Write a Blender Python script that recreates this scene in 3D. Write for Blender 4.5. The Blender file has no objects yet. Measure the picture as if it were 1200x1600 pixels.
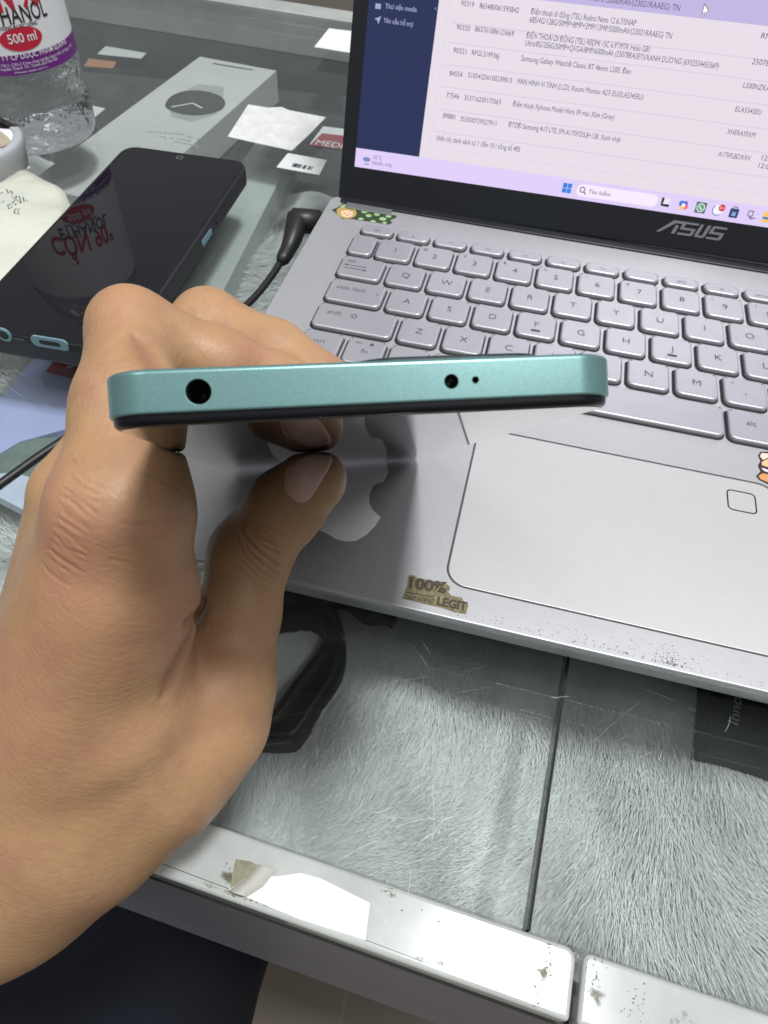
import bpy, bmesh, math, random
import numpy as np
from mathutils import Matrix, Vector
from mathutils.bvhtree import BVHTree

# ------------------------------------------------------------------ camera, world, lamps
# all lengths below are written in millimetres and scaled by S; X runs along the laptop, Y away, Z up,
# Z = 0 at the key tops, -2 at the laptop deck, -20 at the glass counter top
S = 0.001
FPX = 1080.0
_w = np.array([2.45961127, .312808743, -.0508703261]); _t = np.array([5.17209066, -124.478457, 328.060665])
_th = np.linalg.norm(_w); _k = _w / _th
_K = np.array([[0, -_k[2], _k[1]], [_k[2], 0, -_k[0]], [-_k[1], _k[0], 0]])
RC = np.eye(3) + math.sin(_th) * _K + (1 - math.cos(_th)) * _K @ _K
CAM = -RC.T @ _t
scene = bpy.context.scene
COL = scene.collection
cd = bpy.data.cameras.new('camera'); cam = bpy.data.objects.new('camera', cd); COL.objects.link(cam)
cd.sensor_fit = 'VERTICAL'; cd.sensor_height = 36; cd.sensor_width = 27; cd.lens = 36 * FPX / 1600
cd.clip_start = 0.005; cd.clip_end = 50
_m = np.eye(4); _m[:3, 0] = RC[0]; _m[:3, 1] = -RC[1]; _m[:3, 2] = -RC[2]; _m[:3, 3] = CAM * S
cam.matrix_world = Matrix(_m.tolist())
scene.camera = cam
cd.dof.use_dof = True; cd.dof.focus_distance = 0.17; cd.dof.aperture_fstop = 48.0

world = bpy.data.worlds.new('World'); scene.world = world; world.use_nodes = True
wn = world.node_tree.nodes; wl = world.node_tree.links; wn.clear()
wo = wn.new('ShaderNodeOutputWorld'); wb = wn.new('ShaderNodeBackground'); wb.inputs['Strength'].default_value = 0.30
tc = wn.new('ShaderNodeTexCoord'); sx = wn.new('ShaderNodeSeparateXYZ'); cr = wn.new('ShaderNodeValToRGB')
mr = wn.new('ShaderNodeMapRange'); mr.inputs[1].default_value = -1; mr.inputs[2].default_value = 1
wl.new(tc.outputs['Generated'], sx.inputs[0]); wl.new(sx.outputs[2], mr.inputs[0]); wl.new(mr.outputs[0], cr.inputs[0])
cr.color_ramp.elements[0].color = (.25, .23, .21, 1); cr.color_ramp.elements[1].color = (.95, .98, 1, 1)
e = cr.color_ramp.elements.new(.5); e.color = (.55, .56, .56, 1)
e = cr.color_ramp.elements.new(.72); e.color = (.85, .88, .9, 1)
wl.new(cr.outputs[0], wb.inputs[0]); wl.new(wb.outputs[0], wo.inputs[0])

def area(name, loc, target, sx_, sy_, power, col=(1, 1, 1)):
    l = bpy.data.lights.new(name, 'AREA'); l.shape = 'RECTANGLE'; l.size = sx_; l.size_y = sy_; l.energy = power; l.color = col
    o = bpy.data.objects.new(name, l); COL.objects.link(o); o.location = loc
    d = Vector(target) - Vector(loc); o.rotation_euler = d.to_track_quat('-Z', 'Y').to_euler()
    return o
area('ceiling_light_panel', (0.45, -0.125, 2.2), (0.1, -0.1, 0), 0.40, 0.32, 44, (.96, .98, 1))
area('ceiling_light_panel', (-0.9, -0.6, 1.9), (0, -0.1, 0), 0.9, 0.6, 11, (1, .98, .95))
area('ceiling_light_panel', (1.0, -0.5, 1.8), (0.1, -0.1, 0), 0.8, 0.4, 8, (1, .99, .97))
scene.view_settings.view_transform = 'Standard'; scene.view_settings.look = 'None'
scene.view_settings.exposure = 0.12; scene.view_settings.gamma = 1; scene.view_settings.use_curve_mapping = False
try:
    scene.cycles.max_bounces = 10; scene.cycles.transparent_max_bounces = 24; scene.cycles.transmission_bounces = 8
    scene.cycles.caustics_reflective = False; scene.cycles.caustics_refractive = False
except Exception: pass

rnd = random.Random(7); rng = np.random.default_rng(7)

# ------------------------------------------------------------------ helpers
def ray(u, v): return RC.T @ np.array([(u - 600) / FPX, (v - 800) / FPX, 1.0])
def at(u, v, z):
    d = ray(u, v); return CAM + d * (z - CAM[2]) / d[2]
def atZ(u, v, Z): return CAM + ray(u, v) * Z
def at_plane(u, v, p, n):
    d = ray(u, v); return CAM + d * (n @ (p - CAM)) / (n @ d)

class Frame:
    def __init__(s, o, ex, ey, ez=None):
        s.o = np.array(o, float); s.x = np.array(ex, float) / np.linalg.norm(ex)
        y = np.array(ey, float); y -= s.x * (s.x @ y); s.y = y / np.linalg.norm(y)
        s.z = np.cross(s.x, s.y)
    def __call__(s, P): P = np.atleast_2d(np.array(P, float)); return s.o + P[:, :1] * s.x + P[:, 1:2] * s.y + P[:, 2:3] * s.z
    def uv(s, u, v, h=0):
        q = at_plane(u, v, s.o + s.z * h, s.z) - s.o; return np.array([q @ s.x, q @ s.y])
W0 = Frame((0, 0, 0), (1, 0, 0), (0, 1, 0))

ORG = {}
def mesh(name, V, F, mat, parent=None, smooth=False, sharp=None):
    V = np.array(V, float)
    if parent is not None and parent.name in ORG: org = ORG[parent.name]
    else: org = np.array([V[:, 0].mean(), V[:, 1].mean(), V[:, 2].min()])
    me = bpy.data.meshes.new(name); me.from_pydata(((V - org) * S).tolist(), [], [list(map(int, f)) for f in F])
    me.update()
    if mat is not None: me.materials.append(mat)
    o = bpy.data.objects.new(name, me); COL.objects.link(o)
    if parent is not None: o.parent = parent; ORG[o.name] = org
    else: o.location = Vector((org * S).tolist()); ORG[o.name] = org
    if smooth:
        me.polygons.foreach_set('use_smooth', [True] * len(me.polygons))
        if sharp is not None:
            bm = bmesh.new(); bm.from_mesh(me)
            for ed in bm.edges:
                if len(ed.link_faces) == 2 and ed.calc_face_angle(0) > math.radians(sharp): ed.smooth = False
            bm.to_mesh(me); bm.free()
            wnm = o.modifiers.new('w', 'WEIGHTED_NORMAL'); wnm.keep_sharp = True; wnm.weight = 80
    return o
def tag(o, label=None, cat=None, group=None, kind=None):
    if label: o['label'] = label
    if cat: o['category'] = cat
    if group: o['group'] = group
    if kind: o['kind'] = kind
    return o
def thing(name, org, label, cat, group=None):
    o = bpy.data.objects.new(name, None); COL.objects.link(o); o.empty_display_size = .01
    o.location = Vector((np.array(org, float) * S).tolist()); ORG[o.name] = np.array(org, float)
    return tag(o, label, cat, group)

class MB:
    def __init__(s): s.V = []; s.F = []
    def add(s, V, F):
        n = len(s.V); s.V += [list(map(float, v)) for v in V]; s.F += [[i + n for i in f] for f in F]; return s
    def build(s, name, mat, parent=None, smooth=False, sharp=None): return mesh(name, s.V, s.F, mat, parent, smooth, sharp)

def rrect(x0, y0, x1, y1, r, n=6):
    """rounded rectangle outline, ccw; r one radius or (bl, br, tr, tl)"""
    if not hasattr(r, '__len__'): r = (r,) * 4
    out = []
    for (cx, cy, a0, rr) in ((x0 + r[0], y0 + r[0], 180, r[0]), (x1 - r[1], y0 + r[1], 270, r[1]), (x1 - r[2], y1 - r[2], 0, r[2]), (x0 + r[3], y1 - r[3], 90, r[3])):
        for i in range(n + 1):
            a = math.radians(a0 + 90 * i / n); out.append((cx + rr * math.cos(a), cy + rr * math.sin(a)))
    return np.array(out)
def inset(P, d):
    P = np.array(P); n = len(P)
    e = np.roll(P, -1, 0) - P; ln = np.linalg.norm(e, axis=1, keepdims=True); ln[ln == 0] = 1; e = e / ln
    nr = np.c_[-e[:, 1], e[:, 0]]
    nv = nr + np.roll(nr, 1, 0); l = np.linalg.norm(nv, axis=1, keepdims=True); l[l == 0] = 1; nv /= l
    c = np.clip((nv * nr).sum(1, keepdims=True), .5, 1)
    return P + nv * d / c
def rings_vf(rings, cap0=True, cap1=True):
    n = len(rings[0]); V = np.concatenate(rings); F = []
    for k in range(len(rings) - 1):
        a = k * n; b = a + n
        for i in range(n):
            j = (i + 1) % n; F.append([a + i, a + j, b + j, b + i])
    if cap0: F.append(list(range(n))[::-1])
    if cap1: F.append([(len(rings) - 1) * n + i for i in range(n)])
    return V, F
def prism(out, z0, z1, bt=0, bb=0, fr=W0, seg=3):
    rings = []
    def ring(ins, z):
        P = inset(out, ins) if ins else np.array(out); return fr(np.c_[P, np.full(len(P), z)])
    if bb:
        for i in range(seg + 1):
            a = math.pi / 2 * i / seg; rings.append(ring(bb * (1 - math.sin(a)), z0 + bb * (1 - math.cos(a))))
    else: rings.append(ring(0, z0))
    if bt:
        for i in range(seg + 1):
            a = math.pi / 2 * i / seg; rings.append(ring(bt * (1 - math.cos(a)), z1 - bt * (1 - math.sin(a))))
    else: rings.append(ring(0, z1))
    return rings_vf(rings)
def sheet(out, z, fr=W0): P = np.array(out, float); return fr(np.c_[P, np.full(len(P), z)]), [list(range(len(P)))]
def box(x0, y0, z0, x1, y1, z1, fr=W0, b=0):
    return prism([(x0, y0), (x1, y0), (x1, y1), (x0, y1)], z0, z1, b, b, fr)
def ringband(o, i, z, fr=W0):
    n = len(o); V = np.r_[fr(np.c_[o, np.full(n, z)]), fr(np.c_[i, np.full(n, z)])]
    return V, [[k, (k + 1) % n, n + (k + 1) % n, n + k] for k in range(n)]
def catmull(P, m=8):
    P = np.array(P, float); Q = np.r_[[2 * P[0] - P[1]], P, [2 * P[-1] - P[-2]]]; out = []
    for i in range(1, len(Q) - 2):
        for t in np.linspace(0, 1, m, endpoint=False):
            a, b, c, d = Q[i - 1:i + 3]
            out.append(.5 * ((2 * b) + (c - a) * t + (2 * a - 5 * b + 4 * c - d) * t * t + (3 * b - a - 3 * c + d) * t ** 3))
    out.append(P[-1]); return np.array(out)
def closed_catmull(P, m=6):
    P = np.array(P, float); n = len(P); out = []
    for i in range(n):
        a, b, c, d = P[i - 1], P[i], P[(i + 1) % n], P[(i + 2) % n]
        for t in np.linspace(0, 1, m, endpoint=False):
            out.append(.5 * ((2 * b) + (c - a) * t + (2 * a - 5 * b + 4 * c - d) * t * t + (3 * b - a - 3 * c + d) * t ** 3))
    return np.array(out)
def tube(path, r, n=12, caps=True):
    P = np.array(path, float); m = len(P); rr = np.full(m, r) if np.isscalar(r) else np.array(r, float)
    T = np.gradient(P, axis=0); T /= np.linalg.norm(T, axis=1, keepdims=True)
    up = np.array([0, 0, 1.]) if abs(T[0][2]) < .9 else np.array([1., 0, 0]); rings = []
    x = np.cross(up, T[0]); x /= np.linalg.norm(x)
    for i in range(m):
        x = x - T[i] * (x @ T[i]); x /= np.linalg.norm(x); y = np.cross(T[i], x)
        a = np.arange(n) * 2 * math.pi / n
        rings.append(P[i] + rr[i] * (np.cos(a)[:, None] * x + np.sin(a)[:, None] * y))
    return rings_vf(rings, caps, caps)
def lathe(prof, fr=W0, n=48, caps=(False, False)):
    a = np.arange(n) * 2 * math.pi / n
    return rings_vf([fr(np.c_[r * np.cos(a), r * np.sin(a), np.full(n, z)]) for r, z in prof], *caps)
def strip(path2, wd, z, fr=W0):
    """flat stroke along a 2-d polyline"""
    P = np.array(path2, float); T = np.gradient(P, axis=0); T /= np.linalg.norm(T, axis=1, keepdims=True) + 1e-9
    N = np.c_[-T[:, 1], T[:, 0]] * wd / 2; n = len(P)
    V = np.r_[fr(np.c_[P + N, np.full(n, z)]), fr(np.c_[P - N, np.full(n, z)])]
    return V, [[i, n + i, n + i + 1, i + 1] for i in range(n - 1)]

# text as mesh data: returns unit geometry, cached
_tx = {}
def text_geo(s, bold=0.0):
    key = (s, bold)
    if key in _tx: return _tx[key]
    c = bpy.data.curves.new('t', 'FONT'); c.body = s; c.size = 1; c.offset = bold; c.resolution_u = 3
    o = bpy.data.objects.new('t', c); COL.objects.link(o)
    dg = bpy.context.evaluated_depsgraph_get(); me = bpy.data.meshes.new_from_object(o.evaluated_get(dg))
    V = np.array([v.co[:] for v in me.vertices]).reshape(-1, 3); F = [list(p.vertices) for p in me.polygons]
    bpy.data.objects.remove(o); bpy.data.curves.remove(c); bpy.data.meshes.remove(me)
    _tx[key] = (V, F); return V, F
def text_on(s, p0, p1, h, z, fr, bold=0.0, center=False, wfit=True, slant=0):
    """text baseline from p0 to p1 in frame coordinates, h = cap height"""
    V, F = text_geo(s, bold); p0 = np.array(p0, float); p1 = np.array(p1, float)
    x0, x1 = V[:, 0].min(), V[:, 0].max(); L = np.linalg.norm(p1 - p0); d = (p1 - p0) / L; nn = np.array([-d[1], d[0]])
    sy = h / .72; sxx = L / (x1 - x0) if wfit else sy
    X = (V[:, 0] - x0) * sxx; Y = V[:, 1] * sy
    if center: X += (L - (x1 - x0) * sxx) / 2
    X = X + slant * Y
    P = p0 + X[:, None] * d + Y[:, None] * nn
    return fr(np.c_[P, np.full(len(P), z)]), F

# ------------------------------------------------------------------ materials
def lin(c): return tuple(((x / 255) / 12.92 if x / 255 <= .04045 else ((x / 255 + .055) / 1.055) ** 2.4) for x in c)
def mat(name, col, rough=.5, metal=0, bump=None, var=0, vscale=50, coat=0, spec=.5, emit=None, estr=1, alpha=None, trans=0, ior=1.45, rvar=0):
    m = bpy.data.materials.new(name); m.use_nodes = True; nt = m.node_tree; b = nt.nodes['Principled BSDF']
    b.inputs['Base Color'].default_value = (*col, 1); b.inputs['Roughness'].default_value = rough; b.inputs['Metallic'].default_value = metal
    b.inputs['Specular IOR Level'].default_value = spec; b.inputs['Coat Weight'].default_value = coat; b.inputs['Coat Roughness'].default_value = .05
    b.inputs['Transmission Weight'].default_value = trans; b.inputs['IOR'].default_value = ior
    if emit is not None: b.inputs['Emission Color'].default_value = (*emit, 1); b.inputs['Emission Strength'].default_value = estr
    tcn = nt.nodes.new('ShaderNodeTexCoord')
    if var or rvar:
        n = nt.nodes.new('ShaderNodeTexNoise'); n.inputs['Scale'].default_value = vscale; n.inputs['Detail'].default_value = 6; n.inputs['Roughness'].default_value = .65
        nt.links.new(tcn.outputs['Object'], n.inputs['Vector'])
        if var:
            r = nt.nodes.new('ShaderNodeValToRGB'); r.color_ramp.elements[0].position = .3; r.color_ramp.elements[1].position = .7
            r.color_ramp.elements[0].color = (*[max(0, c * (1 - var)) for c in col], 1); r.color_ramp.elements[1].color = (*[min(1, c * (1 + var)) for c in col], 1)
            nt.links.new(n.outputs[0], r.inputs[0]); nt.links.new(r.outputs[0], b.inputs['Base Color'])
        if rvar:
            q = nt.nodes.new('ShaderNodeMapRange'); q.inputs[1].default_value = .3; q.inputs[2].default_value = .7
            q.inputs[3].default_value = rough - rvar; q.inputs[4].default_value = rough + rvar
            nt.links.new(n.outputs[0], q.inputs[0]); nt.links.new(q.outputs[0], b.inputs['Roughness'])
    if bump:
        n2 = nt.nodes.new('ShaderNodeTexNoise'); n2.inputs['Scale'].default_value = bump[0]; n2.inputs['Detail'].default_value = 4
        bp = nt.nodes.new('ShaderNodeBump'); bp.inputs['Strength'].default_value = bump[1]; bp.inputs['Distance'].default_value = bump[2] * S
        nt.links.new(tcn.outputs['Object'], n2.inputs['Vector']); nt.links.new(n2.outputs[0], bp.inputs['Height']); nt.links.new(bp.outputs[0], b.inputs['Normal'])
    return m
def glassmat(name, tint=(.9, .95, .93), rough=.015, ior=1.5, smudge=0.0):
    m = bpy.data.materials.new(name); m.use_nodes = True; nt = m.node_tree; nt.nodes.clear()
    o = nt.nodes.new('ShaderNodeOutputMaterial'); t = nt.nodes.new('ShaderNodeBsdfTransparent'); g = nt.nodes.new('ShaderNodeBsdfGlossy')
    t.inputs[0].default_value = (*tint, 1); g.inputs['Roughness'].default_value = rough; g.inputs[0].default_value = (1, 1, 1, 1)
    f = nt.nodes.new('ShaderNodeFresnel'); gm = nt.nodes.new('ShaderNodeNewGeometry'); io = nt.nodes.new('ShaderNodeMapRange'); io.inputs[3].default_value = ior; io.inputs[4].default_value = 1 / ior; nt.links.new(gm.outputs['Backfacing'], io.inputs[0]); nt.links.new(io.outputs[0], f.inputs[0]); mx = nt.nodes.new('ShaderNodeMixShader')
    nt.links.new(f.outputs[0], mx.inputs[0]); nt.links.new(t.outputs[0], mx.inputs[1]); nt.links.new(g.outputs[0], mx.inputs[2])
    last = mx
    if smudge:
        tcn = nt.nodes.new('ShaderNodeTexCoord')
        d = nt.nodes.new('ShaderNodeBsdfDiffuse'); d.inputs[0].default_value = (.75, .8, .78, 1)
        n = nt.nodes.new('ShaderNodeTexNoise'); n.inputs['Scale'].default_value = 14; n.inputs['Detail'].default_value = 8; n.inputs['Roughness'].default_value = .6
        q = nt.nodes.new('ShaderNodeMapRange'); q.inputs[1].default_value = .35; q.inputs[2].default_value = .8; q.inputs[3].default_value = smudge * .45; q.inputs[4].default_value = smudge * 1.5
        # fine hairline scratches: thin bands of a distorted wave in two directions
        add = None
        for rot, sc_, dist in ((.5, 30, 14), (1.9, 21, 18), (1.1, 44, 9)):
            mp = nt.nodes.new('ShaderNodeMapping'); mp.inputs['Rotation'].default_value = (0, 0, rot)
            w = nt.nodes.new('ShaderNodeTexWave'); w.inputs['Scale'].default_value = sc_; w.inputs['Distortion'].default_value = dist; w.inputs['Detail'].default_value = 1; w.inputs['Detail Scale'].default_value = .35
            nt.links.new(tcn.outputs['Object'], mp.inputs[0]); nt.links.new(mp.outputs[0], w.inputs['Vector'])
            c = nt.nodes.new('ShaderNodeMapRange'); c.inputs[1].default_value = .9995; c.inputs[2].default_value = 1.0; c.inputs[3].default_value = 0; c.inputs[4].default_value = .28
            nt.links.new(w.outputs['Fac'], c.inputs[0])
            n3 = nt.nodes.new('ShaderNodeTexNoise'); n3.inputs['Scale'].default_value = 33 + 10 * rot
            nt.links.new(tcn.outputs['Object'], n3.inputs['Vector'])
            k = nt.nodes.new('ShaderNodeMapRange'); k.inputs[1].default_value = .6; k.inputs[2].default_value = .7
            nt.links.new(n3.outputs[0], k.inputs[0])
            mu = nt.nodes.new('ShaderNodeMath'); mu.operation = 'MULTIPLY'; nt.links.new(c.outputs[0], mu.inputs[0]); nt.links.new(k.outputs[0], mu.inputs[1])
            if add is None: add = mu
            else:
                ad = nt.nodes.new('ShaderNodeMath'); ad.operation = 'ADD'; nt.links.new(add.outputs[0], ad.inputs[0]); nt.links.new(mu.outputs[0], ad.inputs[1]); add = ad
        ad = nt.nodes.new('ShaderNodeMath'); ad.operation = 'ADD'; ad.use_clamp = True
        nt.links.new(tcn.outputs['Object'], n.inputs['Vector']); nt.links.new(n.outputs[0], q.inputs[0])
        nt.links.new(q.outputs[0], ad.inputs[0]); nt.links.new(add.outputs[0], ad.inputs[1])
        m2 = nt.nodes.new('ShaderNodeMixShader'); nt.links.new(ad.outputs[0], m2.inputs[0]); nt.links.new(mx.outputs[0], m2.inputs[1]); nt.links.new(d.outputs[0], m2.inputs[2]); last = m2
    nt.links.new(last.outputs[0], o.inputs[0]); return m

M = {}
M['deck'] = mat('satin_silver_metal', (.50, .50, .51), .44, .6, bump=(900, .25, .05), var=.03, vscale=400)
M['key'] = mat('silver_key', (.43, .43, .455), .38, .5, bump=(1500, .2, .03), var=.03, vscale=60)
M['legend'] = mat('key_legend', (.07, .07, .085), .6)
M['dark'] = mat('dark_gap', (.012, .013, .015), .6)
M['lid'] = mat('black_lid', (.010, .011, .014), .38, bump=(1200, .15, .03))
M['logo'] = mat('grey_logo', (.32, .32, .34), .35, .6)
M['green'] = mat('green_phone', (.17, .31, .305), .33, .6, bump=(2500, .25, .02), var=.10, vscale=2600)
M['bglass'] = mat('phone_glass', (.006, .006, .008), .02, 0, spec=.5)
M['pscreen'] = mat('phone_screen_mirror', (.004, .004, .006), .012, 0, spec=1.0, coat=1)
M['case'] = mat('black_case', (.022, .021, .026), .5, bump=(700, .15, .05))
M['black'] = mat('black_plastic', (.012, .012, .013), .42, bump=(500, .2, .05), var=.2)
M['rubber'] = mat('black_rubber', (.010, .011, .012), .38, spec=.3, var=.3, vscale=80)
M['white'] = mat('white_paper', (.76, .76, .76), .6, var=.04, vscale=60)
M['label'] = mat('white_label', (.68, .70, .70), .5)
M['ink'] = mat('black_ink', (.02, .02, .022), .6)
M['red'] = mat('red_print', (.55, .02, .05), .45)
M['purple'] = mat('purple_print', (.16, .015, .22), .45)
M['whitep'] = mat('white_print', (.8, .8, .82), .5)
M['rim'] = mat('white_rim', (.42, .44, .42), .16, 0, coat=.4, var=.16, vscale=30)
M['fascia'] = mat('grey_fascia', (.26, .25, .285), .5, .0, spec=.3, var=.1, vscale=8)
M['mat'] = mat('dark_mat', (.042, .046, .046), .7, var=.45, vscale=60, bump=(200, .4, .5))
M['boxw'] = mat('white_box', (.58, .59, .57), .5, var=.03)
M['boxside'] = mat('grey_box_side', (.40, .44, .43), .5, var=.05)
M['watch'] = mat('printed_watch', (.035, .04, .04), .4)
M['watchg'] = mat('printed_grey', (.38, .40, .39), .5)
M['floor'] = mat('beige_floor', (.25, .205, .16), .35, var=.06, vscale=3)
M['floordark'] = mat('grout', (.30, .26, .21), .6)
M['trouser'] = mat('navy_cloth', (.005, .0065, .013), .95, bump=(900, .6, .4), var=.25, vscale=500)
M['lav'] = mat('screen_tint_plastic', (.36, .40, .66), .2, var=.12, vscale=14, coat=.6)  # white box plastic, the laptop screen's lavender reflection painted into its colour
M['gold'] = mat('worn_gold', (.20, .17, .09), .55, .3, var=.45, vscale=700, bump=(900, .7, .3))
M['goldink'] = mat('worn_print', (.055, .048, .03), .6)
M['apple'] = mat('satin_sticker', (.88, .88, .92), .5, .1)
M['tape'] = mat('grey_plastic', (.42, .43, .46), .4, var=.04)
M['beige'] = mat('beige_stuff', (.42, .37, .26), .6, var=.2, vscale=90)
M['film'] = mat('yellowed_film', (.58, .585, .50), .35, var=.14, vscale=22, bump=(60, .6, 2.5))
M['pen'] = mat('green_ink', (.01, .10, .13), .5)
M['cyan'] = mat('light_blue_metal', (.22, .36, .43), .4, .3)
M['glass'] = glassmat('counter_glass', (.95, .97, .962), .02, 1.45, .009)
M['glassedge'] = mat('glass_edge', (.20, .36, .31), .15, coat=1)

# ------------------------------------------------------------------ the setting
fl = MB(); fl.add(*box(-6000, -3000, -905, 6000, 8000, -900)); o = fl.build('floor', M['floor']); tag(o, kind='structure')
g = MB()
for i in range(-6, 10):
    g.add(*box(-6000, i * 600 + 130, -899.9, 6000, i * 600 + 134, -899.5)); g.add(*box(i * 600 + 40, -3000, -899.9, i * 600 + 44, 6000, -899.4))
o = g.build('floor_grout', M['floordark']); tag(o, kind='structure')

# ------------------------------------------------------------------ glass counter
GX = math.radians(-3.0)
CF = Frame((0, -256.0, -20), (math.cos(GX), math.sin(GX), 0), (-math.sin(GX), math.cos(GX), 0))   # x along the front edge
counter = thing('display_counter', (0, -100, -900), 'glass topped shop counter lined with white fur, carrying the laptop', 'counter')
SE = 96.9   # the seam, along x
m = MB(); m.add(*box(-900, .8, -8, SE - .5, 598, 0, CF, .4)); m.build('glass_pane', M['glass'], counter)
m = MB(); m.add(*box(SE + .5, .8, -8, 1100, 598, 0, CF, .4)); m.build('glass_pane', M['glass'], counter)
m = MB(); m.add(*box(SE - .42, 1, -7.5, SE - .1, 240, -.3, CF)); m.add(*box(SE + .1, 1, -7.5, SE + .42, 240, -.3, CF)); m.build('pane_seam', M['dark'], counter)
m = MB(); m.add(*prism(rrect(-900, -15.2, 109.3, .5, (.5, 1.2, 3, .5), 5), -9, 0, 1.3, .6, CF)); m.build('rim_plate', M['rim'], counter, True, 50)
m = MB(); m.add(*prism(rrect(111.0, -15.2, 1100, .5, (1.2, .5, .5, 2), 5), -9, 0, 1.3, .6, CF)); m.build('rim_plate', M['rim'], counter, True, 50)
m = MB(); m.add(*box(-900, -15.6, -10.5, 1100, -13, -9.1, CF)); m.build('rim_groove', M['dark'], counter)
m = MB(); m.add(*box(-900, -14.2, -195, 1100, -8, -10.6, CF, 1)); m.build('front_panel', M['fascia'], counter)
m = MB(); m.add(*box(-900, 598.3, -30, 1100, 622, .6, CF, .8)); m.build('rim_plate', M['rim'], counter, True, 50)
m = MB(); m.add(*box(-900, 599, -880, 1100, 620, -31, CF)); m.build('back_panel', M['mat'], counter)
m = MB(); m.add(*box(-905, 10, -150, 1105, 590, -120, CF)); m.build('shelf', M['boxside'], counter)

# fur lining: an uneven backing sheet and many thin hairs, nobody could count them
def furz(x, y): return -62 + 3.0 * np.sin(x * .05 + 1.3 * np.sin(y * .04)) + 2.5 * np.sin(y * .061 + x * .02) + 1.4 * np.sin(x * .17 + y * .11)
gx = np.linspace(-420, 420, 141); gy = np.linspace(-261, 150, 92)
X, Y = np.meshgrid(gx, gy); Zf = furz(X, Y) - 4
V = np.c_[X.ravel(), Y.ravel(), Zf.ravel()]
nx = len(gx); F = [[j * nx + i, j * nx + i + 1, (j + 1) * nx + i + 1, (j + 1) * nx + i] for j in range(len(gy) - 1) for i in range(nx - 1)]
def furmat(name):
    m = bpy.data.materials.new(name); m.use_nodes = True; nt = m.node_tree; b = nt.nodes['Principled BSDF']; b.inputs['Roughness'].default_value = .75
    b.inputs['Sheen Weight'].default_value = .3
    tcn = nt.nodes.new('ShaderNodeTexCoord'); n = nt.nodes.new('ShaderNodeTexNoise'); n.inputs['Scale'].default_value = 16; n.inputs['Detail'].default_value = 5
    mp = nt.nodes.new('ShaderNodeMapping'); mp.inputs['Scale'].default_value = (1.6, .7, .3)
    r = nt.nodes.new('ShaderNodeValToRGB'); r.color_ramp.elements[0].position = .30; r.color_ramp.elements[1].position = .70; n.inputs['Roughness'].default_value = .75
    r.color_ramp.elements[0].color = (.52, .54, .54, 1); r.color_ramp.elements[1].color = (.80, .82, .82, 1)
    nt.links.new(tcn.outputs['Object'], mp.inputs[0]); nt.links.new(mp.outputs[0], n.inputs['Vector']); nt.links.new(n.outputs[0], r.inputs[0]); nt.links.new(r.outputs[0], b.inputs['Base Color'])
    gn = nt.nodes.new('ShaderNodeNewGeometry'); vm = nt.nodes.new('ShaderNodeVectorMath'); vm.operation = 'MULTIPLY_ADD'; vm.inputs[1].default_value = (.13, .13, .13); vm.inputs[2].default_value = (0, -.1, .87)
    vn = nt.nodes.new('ShaderNodeVectorMath'); vn.operation = 'NORMALIZE'; nt.links.new(gn.outputs['Normal'], vm.inputs[0]); nt.links.new(vm.outputs[0], vn.inputs[0]); nt.links.new(vn.outputs[0], b.inputs['Normal'])
    return m
M['fur'] = furmat('white_fur')
def hairs(n, x0, y0, x1, y1):
    x = rng.uniform(x0, x1, n); y = rng.uniform(y0, y1, n); z = furz(x, y) - 3
    a = -1.45 + .75 * np.sin(x * .021 + y * .013) + .5 * np.sin(y * .05 - x * .03) + rng.normal(0, .2, n)
    ln = rng.uniform(8, 17, n); w = rng.uniform(.06, .15, n)
    ln = np.minimum(ln, np.maximum(y + 261, 2)); d = np.c_[np.cos(a), np.sin(a)]; p = np.c_[-d[:, 1], d[:, 0]]
    lift = rng.uniform(1.5, 4.2, n)
    V = np.zeros((n, 5, 3))
    V[:, 0] = np.c_[x + p[:, 0] * w, y + p[:, 1] * w, z]; V[:, 1] = np.c_[x - p[:, 0] * w, y - p[:, 1] * w, z]
    mx_, my_ = x + d[:, 0] * ln * .5, y + d[:, 1] * ln * .5
    V[:, 2] = np.c_[mx_ - p[:, 0] * w * .8, my_ - p[:, 1] * w * .8, z + lift]; V[:, 3] = np.c_[mx_ + p[:, 0] * w * .8, my_ + p[:, 1] * w * .8, z + lift]
    V[:, 4] = np.c_[x + d[:, 0] * ln, y + d[:, 1] * ln, z + lift * .8]
    b = np.arange(n)[:, None] * 5
    return V.reshape(-1, 3), np.r_[np.c_[b, b + 1, b + 2, b + 3].tolist()], np.c_[b + 3, b + 2, b + 4]
HV = [V]; HF = F[:]; off = len(V)
for args in ((150000, -60, -252, 260, -150), (16000, -330, -200, -60, -40), (11000, -175, 20, -30, 135), (8000, -190, -90, -60, 20)):
    hv, hq, ht = hairs(*args); HV.append(hv); HF += (hq + off).tolist() + (ht + off).tolist(); off += len(hv)
HV = np.concatenate(HV)
me = bpy.data.meshes.new('fur_lining'); me.from_pydata((HV * S).tolist(), [], HF); me.materials.append(M['fur'])
o = bpy.data.objects.new('fur_lining', me); COL.objects.link(o); tag(o, 'white faux fur lining laid inside the glass counter', 'fur lining', kind='stuff')

# ------------------------------------------------------------------ things under the glass
m = MB(); m.add(*prism(rrect(-700, 0, 480, 196, 4), 0, 3, .8, 0, Frame(at(430, 333, -73), at(510, 346, -73) - at(350, 330, -73), (0, 1, 0))))
o = m.build('display_mat', M['mat']); tag(o, 'dark grey scuffed display mat under the glass at the far side of the counter', 'display mat')

def frame_px(pts, z):
    """frame with origin at first pixel, x towards the second, on the plane Z = z"""
    a, b = at(*pts[0], z), at(*pts[1], z); c = at(*pts[2], z); x = b - a; y = c - a
    return Frame(a, x, y)
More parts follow.
